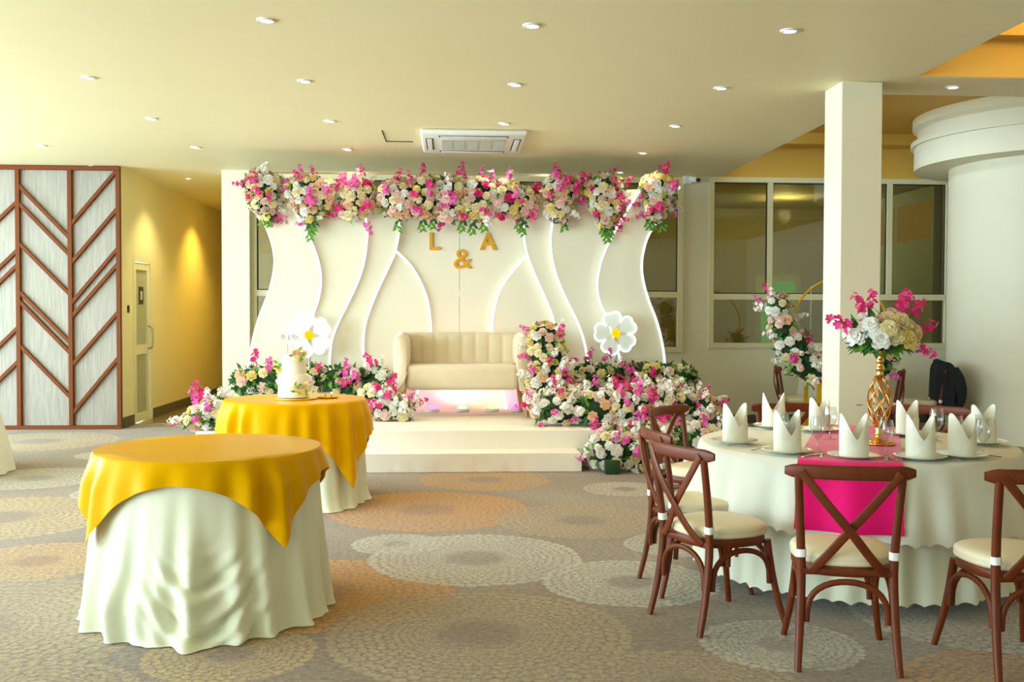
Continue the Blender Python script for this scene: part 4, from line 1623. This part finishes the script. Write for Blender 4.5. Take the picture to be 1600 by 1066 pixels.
# guest table ---------------------------------------------------------------
TG, RG, HG = (2.33, 5.73), 0.87, 0.76
tb = thing('guest_table', 'large round guest table under scalloped cream cloths', 'table', (TG[0], TG[1], 0))
table_frame(tb, RG, HG)
u1 = skirt(RG - 0.02, HG - 0.012, lambda a: 0.90, 0.075, 12, 26, 0.024, 0, None, n=720, nv=24, scallop=64, scal_amp=-0.016, top=False)
tag(u1.obj('tablecloth', 'linen2', smooth=True, loc=(TG[0], TG[1], 0)), 'ivory under cloth of the guest table hanging nearly to the carpet', 'tablecloth')
u2 = skirt(RG + 0.004, HG, lambda a: 0.955, 0.40, 13, 22, 0.024, 0, None, n=720, nv=22, scallop=72, scal_amp=-0.018, hemvar=0.02)
tag(u2.obj('tablecloth', 'linen', smooth=True, loc=(TG[0], TG[1], 0)), 'cream upper cloth with scalloped hem on the guest table', 'tablecloth')
# runner: strip through the centre, hanging over both ends
ra = math.atan2(-0.83, -0.36)
ud, us = Vector((math.cos(ra), math.sin(ra), 0)), Vector((-math.sin(ra), math.cos(ra), 0))
HWR = 0.25
prof = []
Lf = math.sqrt((RG + 0.03) ** 2 - 0)
rw_ = []
for i in range(61):
    s = -1.28 + 2.56 * i / 60
    rw_.append(s)


def runfn(i, j):
    wv = -HWR + 2 * HWR * j / 24
    edge_ = math.sqrt((RG + 0.020) ** 2 - wv * wv)
    if 14 <= i <= 46:
        p = ud * (edge_ * (-1 + 2 * (i - 14) / 32)) + us * wv
        return (p.x, p.y, HG + 0.0105)
    sg = 1 if i > 46 else -1
    e = 0.34 * ((i - 46) if i > 46 else (14 - i)) / 14
    x = (edge_ + 0.03 * min(1, e / 0.04) + 0.17 * e + 0.012 * math.sin(wv * 22 + 1) * min(1, e * 8)) * sg
    p = ud * x + us * wv * (1 + 0.1 * e)
    return (p.x, p.y, HG + 0.008 - e)


ro = MB().grid(runfn, 25, 61).obj('table_runner', 'pink', smooth=True, loc=(TG[0], TG[1], 0))
tag(ro, 'shiny magenta runner across the guest table hanging behind the middle chair', 'table runner')

ZT = HG + 0.013
# place settings
nap_me = MB()
NA = 48


def napfn(i, j):
    a = 2 * PI * j / NA
    pk = abs(math.cos(a)) ** 1.3
    hh = 0.088 + 0.105 * pk - 0.012 * (1 if math.sin(a) < 0 else 0) * (1 - pk)
    t = i / 9
    r = 0.060 * (1 + 0.10 * t * pk - 0.05 * t)
    # wrapped front flap fold
    fl = 0.004 * (1 if (math.sin(a) < 0 and t * hh < 0.055 + 0.03 * math.cos(a)) else 0)
    z = hh * t
    x = (r + fl) * math.cos(a) * (1.05 - 0.10 * max(0, t - 0.55) * pk * 2)
    y = (r + fl) * math.sin(a) * 0.86
    return (x, y, z)


nap_me.grid(napfn, NA, 10, wrap=True)


def napin(i, j):
    x, y, z = napfn(9 - i, j)
    return (x * 0.95, y * 0.95, z)


nap_me.grid(napin, NA, 10, wrap=True)
nap_mesh = nap_me.mesh('napkin', 'napkin', True, 55)
plate_mesh = MB().lathe([(0.0, 0.006), (0.085, 0.006), (0.098, 0.012), (0.128, 0.018), (0.130, 0.021), (0.126, 0.021), (0.095, 0.015), (0.08, 0.010), (0.0, 0.010)], 40, cap=False).mesh('plate', 'china', True, 60)
M['wineglass'] = glassmat('wine_glass', (240, 243, 242), 0.13)
glass_mesh = MB().lathe([(0.036, 0.0), (0.034, 0.003), (0.012, 0.007), (0.004, 0.014), (0.0038, 0.05), (0.006, 0.066), (0.020, 0.078), (0.034, 0.100), (0.040, 0.128), (0.038, 0.160), (0.032, 0.190)], 28, cap=False).mesh('wine_glass', 'wineglass', True)


def fork_mesh():
    mb = MB()
    mb.sweep(crom([(0, -0.095, 0.004), (0, -0.04, 0.005), (0, 0.02, 0.007), (0, 0.05, 0.006)], 4), rrect(0.012, 0.0025), scale=[1.2] * 4 + [.9] * 4 + [.6] * 4 + [.7])
    mb.sweep([(0, 0.05, 0.006), (0, 0.062, 0.005)], rrect(0.024, 0.0022))
    for k in range(4):
        x = -0.0095 + 0.0063 * k
        mb.sweep([(x, 0.060, 0.005), (x, 0.098, 0.007)], rrect(0.0036, 0.002))
    return mb.mesh('fork', 'silver', True, 40)


def knife_mesh():
    mb = MB()
    mb.sweep(crom([(0, -0.11, 0.005), (0, -0.05, 0.005), (0, -0.01, 0.005)], 4), rrect(0.014, 0.006))
    mb.sweep([(0, -0.012, 0.005), (0, 0.05, 0.005), (0, 0.10, 0.005), (-0.004, 0.115, 0.005)], rrect(0.017, 0.002), scale=[1, 1, .9, .3])
    return mb.mesh('knife', 'silver', True, 40)


fork_m, knife_m = fork_mesh(), knife_mesh()
settings = [((1148, 689), 1.12, 'standing napkin at the table edge nearest the flower bed'),
            ((1182, 661), 1.12, 'tall standing napkin behind the napkin nearest the flower bed'),
            ((1201, 709), 1.12, 'standing napkin in front of the paired wine glasses'),
            ((1280, 671), 1.05, 'standing napkin in front of the pillar base'),
            ((1333, 720), 1.12, 'standing napkin on the magenta runner behind the middle chair'),
            ((1417, 677), 1.05, 'standing napkin on the far side beside the gold vase'),
            ((1487, 727), 1.12, 'standing napkin between the two front chairs'),
            ((1536, 690), 1.10, 'standing napkin on the far side below the black jacket'),
            ((1592, 724), 1.12, 'standing napkin cut by the frame edge')]
S0 = []
for k, ((px, py), sc, lab) in enumerate(settings):
    q = on(px, py, ZT + 0.01)
    d = Vector((TG[0] - q.x, TG[1] - q.y, 0))
    if d.length > 0.74:
        q += d.normalized() * (d.length - 0.74)
        d = Vector((TG[0] - q.x, TG[1] - q.y, 0))
    S0.append((q, d.normalized()))
    pl = put('dinner_plate', plate_mesh, None, (q.x, q.y, ZT - 0.002))
    tag(pl, lab.replace('standing napkin', 'white plate under the napkin').replace('tall white', 'white'), 'plate', 'dinner plates on the guest table')
    o = put('folded_napkin', nap_mesh, None, (q.x, q.y, ZT + 0.009))
    o.rotation_euler = (0, 0, (0.25, -0.2, 0.1, 0.3, -0.05, 0.1, -0.1, 0.15, 0.2)[k])
    o.scale = (sc, sc, sc)
    tag(o, 'cream ' + lab, 'napkin', 'folded napkins on the guest table')
    sd = Vector((-d.y, d.x, 0)).normalized()
    for me, nm, sg in ((fork_m, 'fork', 1), (knife_m, 'knife', -1)):
        p = q + sd * 0.155 * sg
        if (Vector((p.x - TG[0], p.y - TG[1]))).length > 0.84:
            continue
        c = put(nm, me, None, (p.x, p.y, ZT - 0.001))
        c.rotation_euler = (0, 0, math.atan2(d.y, d.x) - PI / 2)
        tag(c, 'steel %s beside the %s' % (nm, lab.replace('tall ', '')), nm, nm + 's on the guest table')
glasses = [((1221, 697), 'wine glass farther back of the pair behind the front napkin'), ((1231, 706), 'wine glass nearer of the pair behind the front napkin'),
           ((1297, 686), 'wine glass in front of the pillar corner'), ((1277, 706), 'wine glass standing left of the runner in front of the pillar'),
           ((1373, 690), 'wine glass just behind the gold vase'), ((1384, 714), 'wine glass in front of the gold vase'),
           ((1463, 690), 'wine glass at the runner edge before the far chair'), ((1492, 705), 'wine glass behind the napkin past the middle chair'),
           ((1524, 703), 'wine glass nearest the jacket side napkin'), ((1536, 712), 'wine glass closest to the napkin cut by the frame')]
for (px, py), lab in glasses:
    q = on(px, py, ZT)
    o = put('wine_glass', glass_mesh, None, (q.x, q.y, ZT))
    tag(o, 'clear ' + lab, 'wine glass', 'wine glasses on the guest table')

# gold vase -----------------------------------------------------------------
VX, VY = 2.405, 5.56
vs = thing('gold_vase', 'tall gold vase with twisted open cage body on the guest table', 'vase', (VX, VY, ZT))
MB().lathe([(0.085, 0), (0.088, 0.008), (0.075, 0.018), (0.03, 0.03), (0.022, 0.05), (0.028, 0.062), (0.02, 0.075), (0.026, 0.09), (0.018, 0.10)], 32).obj('foot', 'gold', vs, smooth=True)
for dr_ in (1, -1):
    for k in range(6):
        pts = []
        for i in range(19):
            t = i / 18
            a = k * PI / 3 + dr_ * t * 2.6
            r = 0.014 + 0.050 * math.sin(PI * t) ** 0.8
            pts.append((r * math.cos(a), r * math.sin(a), 0.10 + 0.29 * t))
        MB().tube(pts, 0.0042, 6).obj('cage_wire', 'gold', vs, smooth=True)
MB().lathe([(0.018, 0.385), (0.022, 0.395), (0.016, 0.405), (0.024, 0.42), (0.024, 0.435), (0.015, 0.447), (0.022, 0.46), (0.022, 0.475), (0.016, 0.487), (0.022, 0.51), (0.034, 0.54), (0.0, 0.54)], 24).obj('neck', 'gold', vs, smooth=True)
bq = arrangement('bouquet', 'round bouquet of cream roses and magenta blossom in the gold vase', 'bouquet', (VX, VY, ZT + 0.53),
                 [((0.0, 0, 0.09), (0.16, 0.14, 0.10))], 'corner', 0, 0, 60, 41, size=(.05, .06), core='foam')
Rb = random.Random(9)
for (x, y, z, s, me) in ((-0.08, -0.06, 0.12, 0.075, PUFF['white']), (-0.15, -0.04, 0.07, 0.06, PUFF['white']), (-0.055, -0.13, 0.065, 0.07, PUFF['white']), (0.02, -0.13, 0.08, 0.058, ROSE['cream']), (0.11, -0.08, 0.12, 0.062, ROSE['cream']), (0.02, -0.06, 0.165, 0.055, ROSE['cream']),
                         (0.09, -0.13, 0.06, 0.06, ROSE['yellow']), (0.05, -0.03, 0.2, 0.04, ROSE['blush']), (0.17, -0.03, 0.07, 0.05, ROSE['cream']), (-0.03, -0.07, 0.17, 0.03, ROSE['peach']), (-0.06, 0.05, 0.17, 0.055, PUFF['white']), (0.06, 0.08, 0.16, 0.055, ROSE['cream']), (0.13, 0.07, 0.1, 0.055, ROSE['cream']), (-0.13, 0.08, 0.09, 0.055, ROSE['white']), (-0.02, -0.15, 0.12, 0.05, ROSE['cream']), (0.07, -0.10, 0.16, 0.052, ROSE['cream']), (-0.10, -0.11, 0.14, 0.05, PUFF['white']), (0.15, -0.09, 0.1, 0.05, ROSE['cream']), (0.0, 0.13, 0.08, 0.055, ROSE['white']), (0.12, 0.02, 0.17, 0.05, ROSE['blush'])):
    put('rose', me, bq, (x, y, z), rotz(Vector((x * 3, y * 3 - 0.3, z * 1.6 + 0.1)).normalized(), Rb), s)
for (p, d, ln, c_) in (((-0.13, -0.05, 0.10), (-1, -0.1, 0.55), 0.22, 'magenta'), ((-0.08, 0, 0.17), (-0.35, 0, 1), 0.18, 'magenta'), ((-0.03, 0.03, 0.18), (-0.1, 0, 1), 0.17, 'magenta'), ((0.08, 0, 0.18), (0.3, 0, 1), 0.19, 'magenta'), ((0.13, 0, 0.14), (0.8, 0, 0.7), 0.2, 'magenta'),
                       ((0.14, -0.04, 0.08), (1, -0.2, 0.35), 0.18, 'magenta'), ((0.13, -0.08, 0.04), (0.9, -0.2, -0.3), 0.16, 'magenta'), ((0.10, 0.03, 0.18), (0.5, 0.1, 0.9), 0.18, 'magenta'), ((0.1, -0.02, 0.2), (0.35, -0.3, 0.9), 0.15, 'magenta'), ((-0.1, -0.02, 0.16), (-0.5, -0.3, 0.9), 0.14, 'magenta')):
    put('blossom_spray', SPRAY[c_][0], bq, p, rotz(Vector(d).normalized(), Rb), ln * 0.82)
lm = MB()
for k in range(34):
    a = Rb.uniform(0, 6.28)
    p = (0.10 * math.cos(a), 0.10 * math.sin(a), 0.01 + 0.03 * Rb.random())
    leaf(lm, p, (math.cos(a), math.sin(a), -0.3 + Rb.uniform(-.3, .3)), (0, 0, 1), 0.09, 0.03, Rb.random() < .35)
lo_ = lm.obj('leaf_collar', ['leafd', 'leafl'], bq)
lo_['kind'] = 'stuff'


# ------------------------------------------------------------------ cross back chairs
def make_chair():
    t = thing('cross_back_chair', 'x', 'chair', (0, 0, 0), 0, 'cross back chairs')
    sec = rrect(0.034, 0.030, 0.4, 2)
    for s in (-1, 1):
        # rear leg and post in one bent piece
        pts = crom([(s * 0.205, -0.262, 0.0), (s * 0.195, -0.225, 0.16), (s * 0.188, -0.200, 0.34), (s * 0.188, -0.198, 0.46), (s * 0.196, -0.215, 0.62), (s * 0.208, -0.25, 0.83)], 5)
        n = len(pts)
        MB().sweep(pts, sec, (0, 1, 0), [0.85 + 0.25 * min(1, i / 8) - 0.12 * max(0, (i - 14) / 11) for i in range(n)]).obj('back_post', 'wood', t, smooth=True, angle=50)
        pts = crom([(s * 0.165, 0.165, 0.41), (s * 0.178, 0.185, 0.26), (s * 0.195, 0.212, 0.12), (s * 0.215, 0.240, 0.0)], 5)
        MB().sweep(pts, sec, (0, 1, 0), [1.1 - 0.3 * i / 15 for i in range(16)]).obj('leg', 'wood', t, smooth=True, angle=50)
    # seat ring
    mb = MB()
    seatpts = []
    for k in range(40):
        a = 2 * PI * k / 40
        c, sn = math.cos(a), math.sin(a)
        ex = 2.6
        r = (abs(c) ** ex + abs(sn) ** ex) ** (-1 / ex)
        wx = 0.205 * r * c * (1 + 0.05 * sn)
        seatpts.append((wx, 0.208 * r * sn - 0.005))
    ring = [(x * k_, y * k_, z) for (k_, z) in ((0.80, 0.395), (0.97, 0.395), (1.0, 0.405), (1.0, 0.425), (0.97, 0.437), (0.80, 0.437)) for x, y in seatpts]
    mb.grid(lambda i, j: ring[i * 40 + j], 40, 6, wrap=True)
    o = mb.obj('seat_frame', 'wood', t, smooth=True, angle=50)
    mb = MB()
    cu = []
    for k_, z in ((0.0, 0.437), (0.97, 0.437), (1.02, 0.443), (1.03, 0.455), (1.02, 0.466), (1.03, 0.470), (1.01, 0.482), (0.94, 0.492), (0.7, 0.499), (0.35, 0.502), (0.001, 0.503)):
        cu += [(x * k_, y * k_ + 0.004, z) for x, y in seatpts]
    mb.grid(lambda i, j: cu[i * 40 + j], 40, 11, wrap=True)
    mb.obj('cushion', 'cushion', t, smooth=True)
    # top rail, curved and overhanging the posts
    pts, scl = [], []
    for i in range(21):
        s = -1 + 2 * i / 20
        pts.append((0.262 * s, -0.275 + 0.045 * s * s, 0.845))
        scl.append(1.0)
    sec2 = rrect(0.026, 0.062, 0.45, 3)
    MB().sweep(pts, sec2, (0, 0, 1), [0.55] + [0.85] + [1.0] * 17 + [0.85] + [0.55]).obj('top_rail', 'wood', t, smooth=True, angle=60)
    # X slats
    for s in (-1, 1):
        dy = 0.010 * s
        pts = crom([(s * 0.200, -0.264, 0.845), (s * 0.10, -0.270 + dy, 0.72), (s * 0.0, -0.262 + dy, 0.60), (-s * 0.085, -0.238 + dy, 0.49), (-s * 0.150, -0.212, 0.415)], 5)
        MB().sweep(pts, rrect(0.038, 0.012, 0.4, 2), (0, 1, 0)).obj('cross_slat', 'wood', t, smooth=True, angle=50)
    MB().sweep([(-0.19, -0.2, 0.415), (0.19, -0.2, 0.415)], rrect(0.024, 0.03, 0.3), (0, 0, 1)).obj('seat_rail', 'wood', t, smooth=True, angle=50)
    # bent arches
    asec = rrect(0.026, 0.022, 0.4, 2)

    def arch(p, q, nm='arch_brace'):
        p, q = Vector(p), Vector(q)
        z0, z1 = 0.20, 0.375
        pts = []
        for i in range(17):
            a = PI * i / 16
            x = (1 - math.cos(a)) / 2
            zz = z0 + (z1 - z0) * (math.sin(a) ** 0.62)
            pts.append((p.x + (q.x - p.x) * x, p.y + (q.y - p.y) * x, zz))
        nrm = (q - p).cross(Vector((0, 0, 1))).normalized()
        MB().sweep(pts, asec, nrm).obj(nm, 'wood', t, smooth=True, angle=50)
    arch((-0.165, -0.208, 0), (0.165, -0.208, 0))
    arch((-0.160, 0.19, 0), (0.160, 0.19, 0))
    for s in (-1, 1):
        arch((s * 0.188, -0.178, 0), (s * 0.182, 0.168, 0))
        # white cushion tie round the post
        MB().sweep([(s * 0.188, -0.199, 0.475), (s * 0.189, -0.2, 0.508)], rrect(0.042, 0.038, 0.35, 2), (0, 1, 0)).obj('cushion_tie', 'tie', t, smooth=True, angle=50)
    return t


chair0 = make_chair()
_used = [False]


def chair(x, y, heading, label, group=None):
    """x,y: centre of the back rail footprint is 0.26 m behind the origin; heading in degrees"""
    a = math.radians(heading)
    c = chair0 if not _used[0] else copy_tree(chair0)
    _used[0] = True
    c.location = (x, y, 0)
    c.rotation_euler = (0, 0, a - PI / 2)
    c['label'] = label
    if group:
        c['group'] = group
    return c


def chair_rail(rx, ry, heading, label, group=None):
    a = math.radians(heading)
    return chair(rx + 0.26 * math.cos(a), ry + 0.26 * math.sin(a), heading, label, group)


g1 = 'cross back chairs round the guest table'
chair_rail(1.655, 4.10, 77, 'wooden cross back chair in front of the hanging magenta runner', g1)
chair_rail(2.43, 3.97, 92, 'wooden cross back chair cut off by the frame edge', g1)
chair_rail(1.075, 4.80, 23, 'wooden cross back chair nearest the bare carpet, angled toward the table', g1)
chair_rail(1.09, 5.47, 6, 'wooden cross back chair just behind the nearest angled chair', g1)
chair_rail(1.46, 6.82, -42, 'wooden cross back chair nearest the flower bed on the stage', g1)
chair_rail(2.36, 7.02, -88, 'wooden cross back chair on the far side of the table before the pillar', g1)
chair_rail(3.31, 6.80, -129, 'wooden cross back chair on the far side of the table behind the gold vase', g1)
g2 = 'cross back chairs by the rear window wall'
chair_rail(3.98, 12.20, -12, 'side on cross back chair between the rear window and the flower hoop', g2)
chair_rail(5.17, 11.33, 150, 'cross back chair with its cross slats tilted behind the gold vase', g2)
jc = (6.05, 11.75)
chair_rail(5.80, 11.70, 172, 'cross back chair draped with a black jacket by the curved wall', g2)


# black jacket over the last chair
JS = [(0.925, 0.02, 0.09), (0.915, 0.055, 0.16), (0.885, 0.085, 0.215), (0.82, 0.10, 0.245), (0.72, 0.105, 0.25), (0.60, 0.11, 0.255), (0.48, 0.115, 0.26), (0.40, 0.10, 0.25), (0.385, 0.085, 0.235)]


def jkfn(i, j):
    z, rx, ry = JS[i]
    a = 2 * PI * j / 40
    k = 1 + 0.10 * math.sin(5 * a + i * 0.5) * (i / 8) + 0.06 * math.sin(9 * a + 1)
    return (rx * k * math.cos(a) + 0.03 * i / 8, ry * k * math.sin(a), z + 0.03 * math.sin(2 * a + 1) * (i > 5))


jk = thing('jacket', 'black jacket hanging over the chair back by the curved wall', 'jacket', (5.81, 11.70, 0), math.radians(-8))
jk.scale = (1.15, 1.15, 1.03)
jm = MB().grid(jkfn, 40, 9, wrap=True)
jm.f += [tuple(range(40)), tuple(8 * 40 + k for k in range(40))]
jm.mi += [0, 0]
jm.obj('jacket_body', 'jacket', jk, smooth=True, recalc=True)
for sy in (-1, 1):
    MB().tube(crom([(0.05, sy * 0.20, 0.85), (0.09, sy * 0.25, 0.72), (0.11, sy * 0.26, 0.56), (0.10, sy * 0.24, 0.42)], 5), 0.06, 12, scale=[0.8 + 0.3 * math.sin(PI * i / 15) - 0.02 * i for i in range(16)]).obj('sleeve', 'jacket', jk, smooth=True)
MB().tube(crom([(-0.02, -0.12, 0.90), (-0.05, 0.0, 0.925), (-0.02, 0.12, 0.90)], 5), 0.03, 10).obj('collar', 'jacket', jk, smooth=True)

# ------------------------------------------------------------------ rear hoop, table, cloths
TB = (5.0, 12.78)
tb = thing('round_table', 'round table under a white cloth behind the square pillar', 'table', (TB[0], TB[1], 0))
table_frame(tb, 0.48, 0.76)
tag(skirt(0.49, 0.762, lambda a: 0.58, 0.01, 22, 15, 0.03, n=200, nv=14).obj('tablecloth', 'linen2', smooth=True, loc=(TB[0], TB[1], 0)), 'white cloth on the round table behind the square pillar', 'tablecloth')

HY = 10.9
hc = at(1312, 512, HY)
hp = thing('flower_hoop', 'gold ring hoop on a gold frame plinth behind the square pillar', 'flower stand', (hc.x, HY, 0))
HR = 0.535
MB().tube([(HR * math.cos(2 * PI * i / 64), 0, hc.z + HR * math.sin(2 * PI * i / 64)) for i in range(64)], 0.014, 8, closed=True, ref=(0, 1, 0)).obj('ring', 'goldpaint', hp, smooth=True)
zt = hc.z - HR - 0.01
pw = 0.30
fr = MB()
q = 0.02
for sx in (-1, 1):
    for sy in (-1, 1):
        fr.box(sx * pw - q, sx * pw + q, sy * 0.2 - q, sy * 0.2 + q, 0, zt)
for z in (0.02, zt - 0.02):
    for sy in (-1, 1):
        fr.box(-pw, pw, sy * 0.2 - q, sy * 0.2 + q, z - q, z + q)
    for sx in (-1, 1):
        fr.box(sx * pw - q, sx * pw + q, -0.2, 0.2, z - q, z + q)
fr.obj('plinth_frame', 'goldpaint', hp, recalc=True)
bx('plinth_top', 'white', -pw, pw, -0.2, 0.2, zt - 0.012, zt + 0.004, hp)
pc_ = at(1267, 470, HY)
for i in range(26):
    z = hc.z + 0.35 - i * 0.026
    if i == 0:
        bead = MB().lathe([(0, -0.009), (0.009, 0), (0, 0.009)], 8, cap=False).mesh('bead', 'white', True)
    put('bead', bead, hp, (pc_.x - hc.x, 0, hc.z + 0.44 - i * 0.024))
hb = Vector((hc.x, HY - 0.05, zt + 0.02))


def hcl(px, py, rx, rz, ry=0.12):
    p = at(px, py, HY - 0.05)
    return ((p.x - hb.x, 0, p.z - hb.z), (rx, ry, rz))


arrangement('hoop_flowers', 'trailing white pink and peach flowers on the gold hoop', 'flower arrangement', hb,
            [hcl(1217, 478, .14, .13), hcl(1224, 510, .15, .16), hcl(1240, 540, .19, .18), hcl(1256, 570, .2, .16), hcl(1275, 588, .14, .12), hcl(1300, 592, .14, .1), hcl(1330, 590, .14, .1)],
            'white', 62, 15, 150, 51, nwhite=16, size=(.042, .06), spray_len=(.15, .24), up=.2, leafmix=.3)
arrangement('hoop_flowers', 'small flower tuft on the hoop side behind the gold vase', 'flower arrangement', hb + Vector((0, 0, 0.02)),
            [hcl(1385, 555, .10, .16), hcl(1378, 582, .11, .10)], 'white', 14, 6, 50, 52, nwhite=6, size=(.04, .055))

# cloth edge at the far left
TL = (-5.10, 9.6)
tb = thing('round_table', 'round table mostly outside the frame before the wood panelling', 'table', (TL[0], TL[1], 0))
table_frame(tb, 0.78, 0.85)
tag(skirt(0.79, 0.852, lambda a: 0.98, 0.01, 25, 17, 0.03, n=240, nv=16).obj('tablecloth', 'linen', smooth=True, loc=(TL[0], TL[1], 0)), 'cream cloth edge entering the frame before the wood panelling', 'tablecloth')

# cable across the corridor mouth
cp = [on(x, y, 0.006) for x, y in ((204, 668), (225, 665), (250, 662.5), (272, 664), (287, 667), (296, 671))]
tag(MB().tube(crom(cp, 6), 0.006, 6).obj('floor_cable', 'cord', smooth=True), 'thin pale cable lying across the corridor mouth', 'cable')
